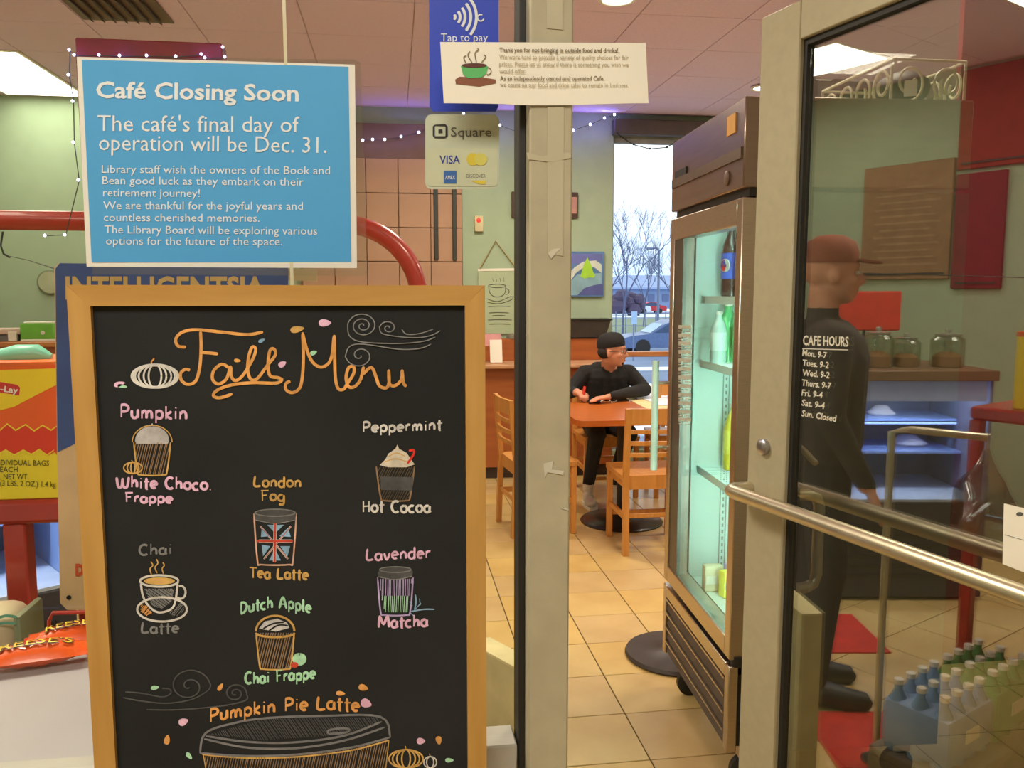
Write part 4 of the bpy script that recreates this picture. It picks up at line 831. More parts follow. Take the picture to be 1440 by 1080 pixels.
MB().box(.077, .105, .005, .06, .425, .438).build('hinge_plate', M_steel, fr)
b = MB(); b.lathe([(.02, 0), (.02, .03)], (.03, .012, .42), 14); b.build('hinge_knob', M_black, fr)
# inner light tubes and shelves
b = MB(); b.tube([(.10, .085, zd0+.08), (.10, .085, zS-.08)], .012, 8); b.build('light_tube', mat('mint_tube', (220, 255, 240), .4, emit=(220, 255, 242), es=9), fr)
b = MB(); b.tube([(.13, .2, zS-.045), (.13, FW-.2, zS-.045)], .012, 8); b.build('light_tube', bpy.data.materials['mint_tube'], fr)
l = bpy.data.lights.new('fridge_lamp', 'AREA'); l.shape = 'RECTANGLE'; l.size = .06; l.size_y = 1.1; l.energy = 16; l.color = (.86, 1, .94)
o = bpy.data.objects.new('fridge_lamp', l); COL.objects.link(o); o.matrix_world = FM @ Matrix.Translation((.14, .10, 1.1)) @ Matrix.Rotation(radians(-35), 4, 'Z') @ Matrix.Rotation(-pi/2, 4, 'X')
shelves = []
M_sh = mat('shelf_wire_white', (214, 226, 220), .4)
for z in (1.505, 1.275, .885):
    b = MB(); b.tube([(.10, .065, z-.006), (.10, FW-.065, z-.006)], .004, 6); b.tube([(FD-.07, .065, z-.006), (FD-.07, FW-.065, z-.006)], .003, 6)
    for k in range(19): b.tube([(.10, .075+.032*k, z-.003), (FD-.07, .075+.032*k, z-.003)], .002, 5)
    b.build('shelf', M_sh, fr)
    MB().box(.094, .0975, .08, FW-.08, z-.022, z+.004).build('price_strip', M_fwhite, fr)
for y in (FW-.0615, ):
    b = MB()
    for k in range(50): b.box(.20, .206, y-.002, y, .50+.025*k, .512+.025*k)
    for x_ in (.19, .212): b.box(x_, x_+.003, y-.003, y, .46, 1.76)
    b.build('shelf_standard', mat('slot_grey', (150, 160, 156), .5), fr)
def bottle(name, x, y, z, h, r, body, labelc, cap, label, liquid_frac=.7, logo=None, cat='bottle', grp='bottles in the fridge'):
    p = FM @ Vector((x, y, z)); t = thing(name, label, cat, tuple(p), FR, grp, True)
    MB().lathe([(r*.9, 0), (r, .01), (r, h*.62), (r*.85, h*.72), (r*.38, h*.88), (r*.36, h*.95)], (0, 0, 0), 18).build('body', body, t)
    lb = MB().lathe([(r*1.02, h*.25), (r*1.02, h*.6)], (0, 0, 0), 18).build('label', labelc, t)
    MB().lathe([(r*.42, h*.94), (r*.42, h)], (0, 0, 0), 14).build('cap', cap, t)
    return t, lb
M_cola = mat('cola_dark', (52, 34, 30), .2, coat=.5); M_lblue = mat('label_blue', (44, 96, 210), .4); M_gr = mat('green_plastic', (70, 190, 120), .2, coat=.4); M_grl = mat('label_green', (40, 160, 90), .4)
M_yel = mat('yellow_juice', (220, 200, 60), .3, coat=.3); M_cap = mat('blue_cap', (40, 60, 150), .4)
t, lb = bottle('soda_bottle', .185, .60, 1.506, .255, .036, M_cola, M_lblue, M_cap, 'dark cola bottle with a blue label on the top fridge shelf, farther of the pair')
t2, lb2 = bottle('soda_bottle', .205, .51, 1.506, .255, .036, M_cola, M_lblue, M_cap, 'dark cola bottle with a blue label on the top fridge shelf, nearer of the pair')
for par_, (bx_, by_) in ((lb, (.185, .60)), (lb2, (.205, .51))):
    c0 = Vector((-.0375, -.010, .11)); R_ = Matrix.Rotation(.35, 4, 'Z') @ Matrix.Translation(c0) @ Matrix.Rotation(-pi/2, 4, 'Y')
    b = MB(); b.m = 0; b.lathe([(.023, -.004), (.023, .001)], (0, 0, 0), 20, R_); b.m = 1; b.add([tuple(R_ @ Vector((.021*cos(a), .021*sin(a), .0015))) for a in [pi*k/10 for k in range(11)]]+[tuple(R_ @ Vector((.004, y_, .0015))) for y_ in (-.012, 0, .012)], [tuple(range(14))])
    b.m = 2; b.add([tuple(R_ @ Vector((-.021*cos(a), .021*sin(a), .0015))) for a in [-.0+pi*k/10*.98 for k in range(11)]]+[tuple(R_ @ Vector((-.006, y_, .0015))) for y_ in (-.012, 0, .012)], [tuple(range(14))])
    b.build('round_logo', [M_white, mat('logo_red_soda', (214, 40, 44), .4), M_lblue], par_)
bottle('soda_bottle', .18, .60, 1.276, .21, .034, M_gr, M_grl, M_white, 'green soda bottle on the second fridge shelf, farther of the pair')
bottle('soda_bottle', .20, .51, 1.276, .21, .034, M_gr, M_grl, M_white, 'green soda bottle on the second fridge shelf, nearer of the pair')
bottle('juice_bottle', .205, .59, .886, .24, .034, M_yel, mat('label_yellow', (226, 212, 90), .4), M_white, 'yellow juice bottle on the third fridge shelf')
bottle('water_bottle', .125, .54, 1.276-.0, .18, .028, mat('clear_water', (200, 225, 220), .15), M_fwhite, M_white, 'small clear water bottle beside the green soda bottles')
for k, (x, y, c, lb_) in enumerate(((.12, .52, (224, 214, 180), 'cream sandwich pack at the bottom of the fridge'), (.16, .46, (240, 230, 90), 'yellow snack pack at the bottom of the fridge'), (.20, .42, (232, 120, 70), 'orange snack pack at the bottom of the fridge'), (.20, .55, (170, 160, 210), 'violet snack pack at the bottom of the fridge'))):
    p = FM @ Vector((x, y, .461)); t = thing('snack_pack', lb_, 'snack', tuple(p), FR+.3*k, 'snacks at the bottom of the fridge', True)
    MB().box(-.035, .035, -.02, .02, 0, .095, .008, None, 2).build('pack', mat('pack_%d' % k if False else 'snack_pack_'+('cream', 'yellow', 'orange', 'violet')[k], c, .4), t)
    MB().box(-.03, .03, -.022, .022, .03, .06).build('pack_label', M_white, t)
# wire basket on top
bz0 = zT; q1, q2 = at(1253, 131, Y=2.27), at(1356, 131, Y=2.27)
BX0, BX1, BY0, BY1, BH = q1.x, q2.x, 2.27, 2.66, .125
bk = thing('wire_basket', 'white scroll-work wire basket standing on top of the drinks fridge', 'basket', ((BX0+BX1)/2, 2.45, bz0))
M_ww = mat('white_wire', (226, 220, 190), .4)
b = MB()
for z in (bz0+.006, bz0+BH): b.tube([(BX0, BY0, z), (BX1, BY0, z), (BX1, BY1, z), (BX0, BY1, z)], .0045, 7, True)
for x, y in ((BX0, BY0), (BX1, BY0), (BX1, BY1), (BX0, BY1)): b.tube([(x, y, bz0+.002), (x, y, bz0+BH)], .0045, 7)
b.build('rim_wire', M_ww, bk)
def scroll(o_, u, w_, h_):
    out = []
    for sgn in (-1, 1):
        p = []
        for k in range(26):
            t = k/25; a = -pi/2+sgn*0+t*2.7*pi; r = h_*.42*(1-.62*t)
            p.append((o_[0]+u[0]*(sgn*(w_*.26+ -r*cos(a)*.9)), o_[1]+u[1]*(sgn*(w_*.26-r*cos(a)*.9)), o_[2]+h_*.5+r*sin(a)))
        out.append(p)
    return out
for o_, u, w_ in ((((BX0+BX1)/2, BY0, bz0), (1, 0), BX1-BX0), ((BX0, BY0+.10, bz0), (0, 1), .2), ((BX0, BY0+.29, bz0), (0, 1), .2), ((BX1, BY0+.10, bz0), (0, 1), .2), ((BX1, BY0+.29, bz0), (0, 1), .2)):
    b = MB()
    for p in scroll(o_, u, w_, BH): b.tube(p, .0042, 6)
    b.build('scroll_wire', M_ww, bk)
b = MB()
for k in range(12): b.tube([(BX0+.004+(BX1-BX0-.008)*k/11, BY0, bz0+.006), (BX0+.004+(BX1-BX0-.008)*k/11, BY1, bz0+.006)], .002, 5)
b.build('base_wire', M_ww, bk)
c0 = ((BX0+BX1)/2+.01, 2.42, bz0+.075); b = MB(); b.ball((c0[0], c0[1], c0[2]), (.075, .10, .055), 16); tag(b.build('black_bundle', mat('black_bag', (44, 44, 46), .6)), 'black rolled bundle lying in the white wire basket', 'bag')
tgb = at(1280, 124, Y=BY0-.01); tag(MB().obox((tgb.x, BY0-.012, tgb.z+.0), (.034, .002, .045), -.5).build('price_tag', M_cream), 'small cream tag hanging on the front of the wire basket', 'tag')
pbx = FM @ Vector((.12, .47, 0)); bxo = thing('dark_carton', 'large dark carton on top of the fridge behind the wire basket', 'carton', (1.4, 2.77, zT))
kx0 = at(1140, 90, Y=2.68).x; kx1 = at(1262, 90, Y=2.68).x; MB().box(kx0, kx1, 2.68, 2.86, zT, zT+.17, .004).build('carton', mat('dark_carton', (62, 64, 54), .6), bxo); MB().box(kx0+.08, kx0+.14, 2.678, 2.862, zT+.167, zT+.172).build('tape_strip', M_wire, bxo)
# ------------------------------------------------------------------ tables and chairs
def rounded(x0, x1, y0, y1, r, z, n=4):
    o = []
    for cx, cy, a in ((x1-r, y0+r, -90), (x1-r, y1-r, 0), (x0+r, y1-r, 90), (x0+r, y0+r, 180)):
        for k in range(n+1): q_ = radians(a+90*k/n); o.append((cx+r*cos(q_), cy+r*sin(q_), z))
    return o
TCX, TCY = 1.49, 5.28
tbl = thing('cafe_table', 'orange wood topped pedestal table with a round black base where the man sits', 'table', (TCX, TCY, 0))
MB().poly(rounded(TCX-.40, TCX+.40, TCY-.44, TCY+.44, .07, .715), .035, (0, 0, 1)).build('table_top', M_table, tbl)
MB().lathe([(.03, .03), (.035, .05), (.035, .69), (.10, .70), (.10, .715)], (TCX, TCY-.02, 0), 20).build('column', M_black, tbl)
bz_ = mat('black_base', (34, 33, 32), .35, coat=.3)
MB().lathe([(.27, 0), (.275, .008), (.262, .02), (.10, .036), (.04, .05)], (TCX-.0, TCY-.02, 0), 36).build('base', bz_, tbl)
p = at(950, 925, Z=.01); t = thing('pedestal_base', 'round black stanchion base on the tiles half behind the far fridge corner', 'base', (1.155, 3.22, 0))
MB().lathe([(.205, 0), (.212, .010), (.205, .022), (.16, .018), (.05, .03), (.028, .05)], (1.155, 3.22, 0), 36).build('base_plate', mat('dark_base_plate', (62, 52, 46), .45), t)
MB().tube([(1.155, 3.22, .04), (1.155, 3.22, .95)], .022, 14).build('post', M_black, t)
def make_chair(label, loc, rz):
    t = thing('ladder_back_chair', label, 'chair', loc, rz, 'honey wood cafe chairs', True)
    w = .19
    b = MB(); b.poly(rounded(-.215, .215, -.19, .215, .03, .44), .028, (0, 0, 1)); b.build('seat', M_chairw, t)
    b = MB(); b.box(-.19, .19, .16, .18, .385, .44).box(-.19, .19, -.19, -.17, .385, .44).box(-.19, -.17, -.17, .16, .385, .44).box(.17, .19, -.17, .16, .385, .44); b.build('apron', M_chairw, t)
    for s in (-1, 1):
        b = MB(); b.poly([(s*.195-.017, -.225, 0), (s*.195-.017, -.192, 0), (s*.195-.017, -.175, .46), (s*.195-.017, -.215, .865), (s*.195-.017, -.243, .865), (s*.195-.017, -.208, .46)], .034, (1, 0, 0)); b.build('leg', M_chairw, t)
        MB().box(s*.19-.017, s*.19+.017, .165, .2, 0, .44, .003).build('leg', M_chairw, t)
        MB().box(s*.19-.009, s*.19+.009, -.2, .17, .20, .235, .002).build('stretcher', M_chairw, t)
    MB().box(-.178, .178, -.207, -.190, .22, .245, .002).build('stretcher', M_chairw, t); MB().box(-.173, .173, .175, .190, .14, .165, .002).build('stretcher', M_chairw, t)
    def slat(z0, z1, name, th=.016):
        y = -.2-(z0-.46)*.085; n = 8; vs = []
        for i in range(n+1):
            x = -.18+.36*i/n; c = -.018*(1-(x/.18)**2)
            vs += [(x, y+c-th/2, z0), (x, y+c+th/2, z0), (x, y+c+th/2, z1), (x, y+c-th/2, z1)]
        fs = [(0, 1, 2, 3)]+[(4*n, 4*n+3, 4*n+2, 4*n+1)]
        for i in range(n):
            for k in range(4): fs.append((4*i+k, 4*i+(k+1) % 4, 4*i+4+(k+1) % 4, 4*i+4+k))
        MB().add(vs, fs).build(name, M_chairw, t)
    slat(.775, .865, 'top_rail', .02)
    for z in (.718, .650, .582): slat(z, z+.024, 'slat')
    return t
ch = make_chair('honey wood ladder-back chair in front of the table, its back to the camera', (1.51, 4.755, 0), 0)
dup(ch, (.905, 5.20, 0), -pi/2+.12, 'honey wood ladder-back chair seen side-on left of the table, through the glass')
dup(ch, (1.58, 6.06, 0), pi, 'honey wood ladder-back chair on which the man in black sits')
dup(ch, (2.50, 6.68, 0), .1, 'honey wood ladder-back chair nearest the window behind the table')
dup(ch, (2.13, 6.02, 0), -.1, 'darker looking ladder-back chair just right of the seated man')
# things on the table
zt_ = .7505
def flat(name, pts, m, label, cat, z=zt_, th=.0012, grp=None):
    b = MB(); b.poly([tuple(at(x, y, Z=z)) for x, y in pts], th, (0, 0, 1)); return tag(b.build(name, m), label, cat, grp)
flat('manila_folder', [(866, 553), (873, 549), (905, 556), (944, 570), (960, 574), (958, 583), (923, 582)], mat('manila', (226, 206, 150), .7), 'cream folder spread open under white papers on the table', 'folder', zt_, .002)
flat('white_papers', [(893, 549), (925, 543), (962, 547), (962, 570), (926, 570), (905, 561)], mat('bluish_paper', (226, 230, 246), .7), 'bluish white papers lying on the cream folder', 'papers', zt_+.004)
flat('loose_sheet', [(869, 549), (884, 552), (903, 560), (897, 561), (880, 555)], M_white, 'narrow white sheet fanned out at the left of the papers', 'papers', zt_+.0075)
flat('loose_sheet', [(895, 545), (925, 541), (930, 544), (898, 549)], M_white, 'thin white sheet at the far side of the papers', 'papers', zt_+.0075)
flat('phone', [(824, 562), (842, 560), (845, 566), (828, 568)], mat('phone_dark', (48, 54, 66), .25), 'dark phone lying on the table before the man', 'phone', zt_, .008)
p_ = lambda x, y: tuple(at(x, y, Z=zt_+.006))
cb_ = MB(); cb_.tube([p_(844, 565), p_(852, 561), p_(857, 557), p_(863, 556), p_(868, 559), p_(867, 564), p_(860, 566), p_(857, 562)], .004, 6)
tag(cb_.build('white_cable', M_white), 'white cable loop beside the phone on the table', 'cable')
tag(MB().obox(at(865, 561, Z=zt_+.012), (.05, .04, .02), .3, .005).build('small_case', M_black), 'small black case inside the white cable loop', 'case')
# ------------------------------------------------------------------ people
def figure(name, shapes, voxel, mats, fn, parent):
    me = shapes.mesh(name+'_src', mats); o = bpy.data.objects.new(name+'_src', me); COL.objects.link(o)
    m = o.modifiers.new('r', 'REMESH'); m.mode = 'VOXEL'; m.voxel_size = voxel; m.use_smooth_shade = True
    s = o.modifiers.new('s', 'SMOOTH'); s.factor = .5; s.iterations = 4
    e = bpy.data.meshes.new_from_object(o.evaluated_get(bpy.context.evaluated_depsgraph_get())); bpy.data.objects.remove(o)
    e.materials.clear()
    for q_ in mats: e.materials.append(q_)
    for p in e.polygons: p.material_index = fn(p.center); p.use_smooth = True
    return link(name, e, parent)
def cap(b, a, c, ra, rc, n=5):
    a, c = Vector(a), Vector(c); b.tube([a.lerp(c, i/n) for i in range(n+1)], [ra+(rc-ra)*i/n for i in range(n+1)], 12); b.ball(a, ra, 12); b.ball(c, rc, 12)
def hand_shape(b, wrist, dir_, side, scale=1.0, curl=.5, down=(0, 0, -1)):
    w = Vector(wrist); d = Vector(dir_).normalized(); s = Vector(side).normalized(); dn_ = Vector(down)
    palm = w+d*.045*scale; b.ball(w, .026*scale, 10)
    for k in range(4):
        o = (k-1.5)*.019*scale; base = w+d*.085*scale+s*o; cap(b, w+d*.01+s*o*.6, base, .016*scale, .0125*scale, 3)
        L = (.034, .042, .039, .030)[k]*scale; m1 = base+d*L*cos(curl)+dn_*L*sin(curl)*.6; m2 = m1+d*L*.8*cos(curl*1.8)+dn_*L*.8*sin(curl*1.8)*.7
        cap(b, base, m1, .0100*scale, .0090*scale, 2); cap(b, m1, m2, .0090*scale, .0078*scale, 2)
    t0 = w+d*.02*scale-s*.024*scale; t1 = t0+d*.03*scale-s*.022*scale+dn_*.008; t2 = t1+d*.03*scale+dn_*.006
    cap(b, t0, t1, .014*scale, .012*scale, 2); cap(b, t1, t2, .012*scale, .010*scale, 2)
def head_shape(b, H, f, neck):
    f = Vector(f).normalized(); s = Vector((f.y, -f.x, 0)); R_ = Matrix(((s.x, f.x, 0, H[0]), (s.y, f.y, 0, H[1]), (0, 0, 1, H[2]), (0, 0, 0, 1)))
    n0 = len(b.v)
    b.ball((0, -.012, .03), (.076, .097, .092), 20); b.ball((0, .012, -.03), (.064, .078, .075), 18); b.ball((0, .045, -.075), (.038, .036, .030), 14)
    b.tube([(0, .083, .018), (0, .098, -.008), (0, .106, -.024), (0, .092, -.034)], [.008, .010, .014, .010], 8)
    b.ball((-.013, .094, -.029), .008, 8); b.ball((.013, .094, -.029), .008, 8)
    b.ball((0, .080, -.056), (.024, .013, .006), 10); b.ball((0, .078, -.065), (.020, .013, .007), 10)
    b.ball((0, .074, .034), (.05, .02, .010), 10)
    for q_ in (-1, 1): b.ball((q_*.079, -.012, -.008), (.010, .019, .032), 10); b.ball((q_*.042, .058, -.022), (.022, .022, .02), 10)
    for i in range(n0, len(b.v)): b.v[i] = tuple(R_ @ Vector(b.v[i]))
    cap(b, neck, Vector(H)+Vector((0, 0, -.05))-f*.03, .058, .052)
    return R_
man = thing('person', 'seated man in black clothes, black cap and glasses at the table, looking towards the window', 'person', (1.57, 6.0, 0))
Hd = (1.575, 5.84, 1.095); fdir = Vector((.86, -.50, 0)).normalized()
hA = at(815, 558, Z=.79); hB = at(842, 562, Z=.78)
b = MB(); RH = head_shape(b, Hd, fdir, (1.56, 5.94, .96))
cap(b, (1.58, 6.10, .56), (1.575, 6.07, .74), .155, .15); cap(b, (1.575, 6.07, .74), (1.565, 5.99, .90), .15, .125)
for dx_ in (-.07, .07): cap(b, (1.58+dx_, 6.09, .56), (1.565+dx_, 5.98, .90), .12, .105)
cap(b, (1.40, 5.975, .925), (1.73, 5.975, .925), .068, .068); cap(b, (1.49, 5.965, .955), (1.64, 5.965, .955), .062, .062)
cap(b, (1.385, 5.975, .915), (1.27, 5.90, .80), .062, .052); cap(b, (1.27, 5.90, .80), tuple(hA+Vector((-.0, .10, .02))), .05, .032)
cap(b, (1.745, 5.975, .915), (1.815, 5.84, .815), .062, .052); cap(b, (1.815, 5.84, .815), tuple(hB+Vector((.11, .05, .02))), .052, .030)
hand_shape(b, hA+Vector((0, .07, .025)), (.25, -1, -.1), (-1, -.25, 0), 1.0, .9); hand_shape(b, hB+Vector((.075, .035, .012)), (-1, -.35, -.05), (.3, -1, 0), .95, .35)
for s, kx, ky, ax, ay in ((-1, 1.40, 5.60, 1.375, 5.74), (1, 1.63, 5.60, 1.545, 5.70)):
    cap(b, (1.58+s*.09, 6.08, .53), (kx, ky, .53), .088, .066); cap(b, (kx, ky, .53), (ax, ay, .14), .062, .043); cap(b, (ax, ay, .14), (ax, ay, .07), .042, .034)
for v_ in ():
    pass
HdV = Vector(Hd)
def mfn(c):
    if c.z < .15: return 2
    if c.z > .985 and hypot(c.x-Hd[0], c.y-Hd[1]-.02) < (.15 if c.z > 1.02 else .085): 
        return 0
    if c.z > .93 and abs(c.x-1.57) < .055 and c.y < 5.92+.02 and c.z > .94+abs(c.x-1.57)*.6: return 0
    for q_ in (hA+Vector((0, .0, .02)), hB+Vector((.0, .01, .01))):
        if (c-q_).length < .095 and c.z < .87: return 0
    return 1
M_sock = mat('white_sock', (216, 210, 200), .9)
figure('body', b, .0068, [M_skin, M_cloth, M_sock], mfn, man)
def inhead(mb): mb.v = [tuple(RH @ Vector(v)) for v in mb.v]; return mb
b = MB(); b.lathe([(.083, .0), (.087, .015), (.086, .045), (.076, .075), (.055, .098), (.02, .110), (0, .111)], (0, 0, 0), 24)
b.v = [(v[0]*.98, v[1]*1.19-.016-.30*v[2]*.35, v[2]+.033-.28*(v[1]) * -1*.55) for v in b.v]; inhead(b).build('cap', mat('black_cap', (28, 27, 27), .85), man)
b = MB(); b.ball((0, -.045, .0), (.082, .072, .06), 16); inhead(b).build('hair', mat('dark_hair', (40, 32, 28), .9), man)
b = MB()
for s in (-1, 1):
    b.tube([(s*.033+.024*cos(a), .098-abs(s*.033+.024*cos(a))*.15, .008+.019*sin(a)) for a in [2*pi*k/14 for k in range(14)]], .0022, 6, True); b.tube([(s*.057, .09, .012), (s*.080, .05, .012), (s*.084, -.01, .006)], .0022, 6)
b.tube([(-.009, .103, .010), (.009, .103, .010)], .002, 6); inhead(b).build('glasses', mat('glasses_frame', (70, 62, 58), .4), man)
for s in (-1, 1):
    b = MB(); b.ball((s*.030, .0775, .006), (.013, .010, .008), 10); e_ = inhead(b).build('eye', M_white, man); b = MB(); b.ball((s*.030, .086, .006), (.005, .004, .005), 8); inhead(b).build('pupil', M_black, e_)
b = MB(); b.ball((0, .090, -.0595), (.020, .006, .0035), 10); inhead(b).build('lips', mat('lips', (176, 96, 86), .6), man)
M_shoe = mat('white_shoe', (206, 200, 190), .6); M_sole = mat('pale_sole', (236, 232, 224), .6)
for ax, ay in ((1.372, 5.72), (1.545, 5.68)):
    b = MB(); b.ball((ax, ay+.005, .055), (.040, .055, .05), 14); b.ball((ax-.005, ay-.095, .042), (.044, .085, .034), 14); s_ = b.build('shoe', M_shoe, man)
    b = MB(); b.poly([(ax-.04+.0, ay+.05, .0), (ax+.035, ay+.05, .0), (ax+.045, ay-.09, .0), (ax+.03, ay-.17, .0), (ax-.03, ay-.175, .0), (ax-.05, ay-.10, .0)], .022, (0, 0, 1)); b.build('sole', M_sole, s_)
rp = MB(); rp.tube([tuple(hA+Vector((.02, -.02, .0))), tuple(hA+Vector((.035, -.01, .075)))], .010, 8); tag(rp.build('red_marker', mat('red_plastic', (214, 50, 36), .4)), 'red marker held in the man\'s hand above the phone', 'marker')
# customer standing behind the rack (seen as a reflection in the door glass)
PX_, PY_ = -.38, 2.36; f2 = Vector((-.73, -.69, 0)).normalized(); s2 = Vector((f2.y, -f2.x, 0))
cus = thing('person', 'standing person in a dark jacket and peaked cap, seen only mirrored in the door glass', 'person', (PX_, PY_, 0))
o_ = Vector((PX_, PY_, 0)); P3 = lambda s, f, z: tuple(o_+s2*s+f2*f+Vector((0, 0, z)))
b = MB(); RH = head_shape(b, P3(0, .02, 1.585), f2, P3(0, -.01, 1.42))
cap(b, P3(0, 0, .98), P3(0, 0, 1.28), .15, .16)
for s in (-1, 1):
    cap(b, P3(s*.08, 0, .98), P3(s*.10, 0, 1.30), .12, .125); cap(b, P3(s*.08, -.01, 1.36), P3(s*.19, -.01, 1.36), .07, .065)
    cap(b, P3(s*.20, -.01, 1.36), P3(s*.26, -.03, 1.10), .062, .052); cap(b, P3(s*.26, -.03, 1.10), P3(s*.24, .10, .87), .05, .034)
    hand_shape(b, P3(s*.24, .11, .86), tuple(f2*.4+Vector((0, 0, -1))), tuple(s2*s*-1), 1.0, .4, tuple(-s2*s))
    cap(b, P3(s*.09, 0, .93), P3(s*.10, .02, .50), .095, .068); cap(b, P3(s*.10, .02, .50), P3(s*.10, -.01, .10), .062, .045)
ctr_ = Vector(P3(0, .02, 1.6))
figure('body', b, .0085, [M_skin, mat('dark_jacket', (58, 52, 48), .85), mat('dark_trousers', (44, 42, 46), .85)], lambda c: 0 if ((c.z > 1.47 and (c-ctr_).length < .22) or (c.z < .86 and c.z > .66 and abs((c-o_).dot(s2)) > .19)) else (1 if c.z > .92 else 2), cus)
b = MB(); b.lathe([(.084, .0), (.086, .03), (.074, .07), (.04, .095), (0, .10)], (0, 0, 0), 20); b.v = [(v[0], v[1]*1.16-.012, v[2]+.045) for v in b.v]
b.poly([(-.06, .07, .050), (.06, .07, .050), (.05, .15, .040), (0, .17, .038), (-.05, .15, .040)], .006, (0, 0, 1)); inhead(b).build('cap', mat('brown_cap', (150, 84, 60), .8), cus)
for s in (-1, 1):
    b = MB(); q0 = Vector(P3(s*.10, .0, 0)); b.tube([P3(s*.10, -.06, .03), P3(s*.10, -.04, .05), P3(s*.10, .02, .05), P3(s*.11, .10, .035), P3(s*.11, .17, .028), P3(s*.11, .19, .02)], [.03, .045, .048, .044, .036, .015], 12); b.v = [(v[0], v[1], max(0, v[2])) for v in b.v]; b.build('shoe', M_black, cus)
    b = MB(); b.ball((s*.030, .0775, .006), (.013, .010, .008), 10); inhead(b).build('eye', M_white, cus)
# ------------------------------------------------------------------ pastry case and counter at the left, mirrored in the door
CA = atan2(-.585, -.81); c0 = Vector((-1.12, 3.0, 0)); CM = Matrix.Translation(c0) @ Matrix.Rotation(CA, 4, 'Z')
pc_ = thing('pastry_case', 'dark pastry display case with blue lit glass shelves at the far left', 'display case', tuple(c0), CA, None, True)
CWd, CDp = .95, .60
M_navy = mat('case_interior', (120, 128, 145), .5); M_cs = mat('case_black', (48, 48, 54), .5)
MB().box(0, CWd, -CDp, 0, .02, .50, .004).build('base_cabinet', M_cs, pc_)
b = MB(); b.box(0, CWd, -CDp, -CDp+.02, .50, 1.10); b.box(CWd-.015, CWd, -CDp+.02, 0, .50, 1.10); b.build('inner_panels', M_navy, pc_)
MB().box(-.01, CWd+.01, -CDp-.01, .03, 1.10, 1.15, .004).build('case_top', mat('case_top_brown', (120, 92, 66), .5), pc_)
for k in range(6): MB().box(.06, CWd-.06, .0, .006, .12+.05*k, .14+.05*k).build('louvre', mat('louvre_black', (26, 26, 26), .5), pc_)
MB().box(.012, CWd-.016, -CDp+.021, -.004, .502, .514).build('bright_deck', mat('deck_pale', (186, 196, 216), .4), pc_)  # pale blue panel added to brighten the dark case interior
for z, d in ((.70, .36), (.86, .30)):
    MB().box(.02, CWd-.02, -CDp+.02, -CDp+.02+d, z, z+.012).build('shelf', mat('shelf_glass_blue', (150, 176, 230), .2), pc_)
M_bl = mat('blue_tube', (120, 150, 255), .4, emit=(150, 180, 255), es=3.0)
MB().box(.04, CWd-.04, -.05, -.02, 1.075, 1.095).build('light_strip', M_bl, pc_); MB().box(.04, CWd-.04, -.26, -.24, .85, .858).build('light_strip', M_bl, pc_)
MB().box(.03, CWd-.03, -.004, 0, 1.0, 1.098).build('header_band', mat('header_blue', (140, 150, 175), .5, emit=(120, 140, 185), es=.25), pc_)
MB().box(.0, CWd, -.002, .002, .505, 1.0).build('front_glass', M_glass, pc_)
MB().box(0, .010, -CDp+.02, -.003, .502, 1.098).build('end_panel', mat('end_panel_lit_blue', (142, 166, 214), .3, 0, .05), pc_)  # opaque light blue stands in for the lit interior behind end glass
for k in range(3): MB().add([(-.001, -.50+.1*k, .53), (-.001, -.47+.1*k, .53), (-.001, -.12+.1*k if k < 2 else -.03, 1.05), (-.001, -.15+.1*k if k < 2 else -.05, 1.05)], [(0, 1, 2, 3)]).build('pale_streak', mat('streak_pale', (176, 196, 228), .3), pc_)  # pale streaks painted for the lit shelves seen through the end
MB().box(-.004, .012, -.02, .0, .50, 1.10).build('corner_trim', M_steel, pc_)
l = bpy.data.lights.new('case_lamp', 'AREA'); l.shape = 'RECTANGLE'; l.size = .8; l.size_y = .08; l.energy = 6; l.color = (.62, .74, 1)
o = bpy.data.objects.new('case_lamp', l); COL.objects.link(o); o.matrix_world = CM @ Matrix.Translation((CWd/2, -.15, 1.07))
for k, (x, z, s) in enumerate(((.25, .712, .05), (.75, .712, .06), (.6, .872, .045), (.30, .516, .06))):
    p = CM @ Vector((x, -.42, z)); tag(MB().lathe([(s*1.4, 0), (s*1.6, .012), (s*1.1, .03), (s*.7, .05), (0, .055)], p, 16).build('pastry', mat('pastry_pale', (220, 214, 220), .7)), ('round pale pastry on the lower left of the blue lit shelves', 'round pale pastry at the right of the lower blue shelf', 'small pale pastry on the upper blue shelf', 'pale pastry on the floor of the blue lit case')[k], 'pastry', 'pastries in the case')
def jar(x, y, r, h, body, lb):
    p = CM @ Vector((x, y, 1.15)); t = thing('glass_jar', lb, 'jar', tuple(p), 0, 'glass jars on the pastry case', True)
    MB().lathe([(r*.9, 0), (r, .01), (r, h*.8), (r*.7, h*.92)], (0, 0, 0), 18).build('body', body, t); MB().lathe([(r*.75, h*.92), (r*.78, h*.97), (r*.15, h), (r*.2, h*1.1), (0, h*1.14)], (0, 0, 0), 16).build('lid', mat('jar_lid', (170, 174, 160), .2, .4), t)
M_jar = glassmat('jar_glass', (.75, .80, .72, 1), .25, .05); M_cook = mat('cookie_brown', (170, 120, 70), .8)
for k, (x, y, r, h) in enumerate(((.30, -.20, .07, .16), (.46, -.18, .075, .18), (.62, -.22, .07, .15), (.82, -.2, .08, .17))):
    jar(x, y, r, h, M_jar, ('first glass jar from the left on the pastry case', 'second glass jar on the pastry case, tallest', 'third glass jar on the pastry case', 'fourth glass jar at the end of the pastry case')[k])
    p = CM @ Vector((x, y, 1.152)); tag(MB().lathe([(r*.84, .0), (r*.85, h*.3), (r*.5, h*.42), (0, h*.45)], p, 14).build('cookies', M_cook), 'heap of brown cookies in the %s glass jar' % ('first', 'second', 'third', 'fourth')[k], 'cookies')
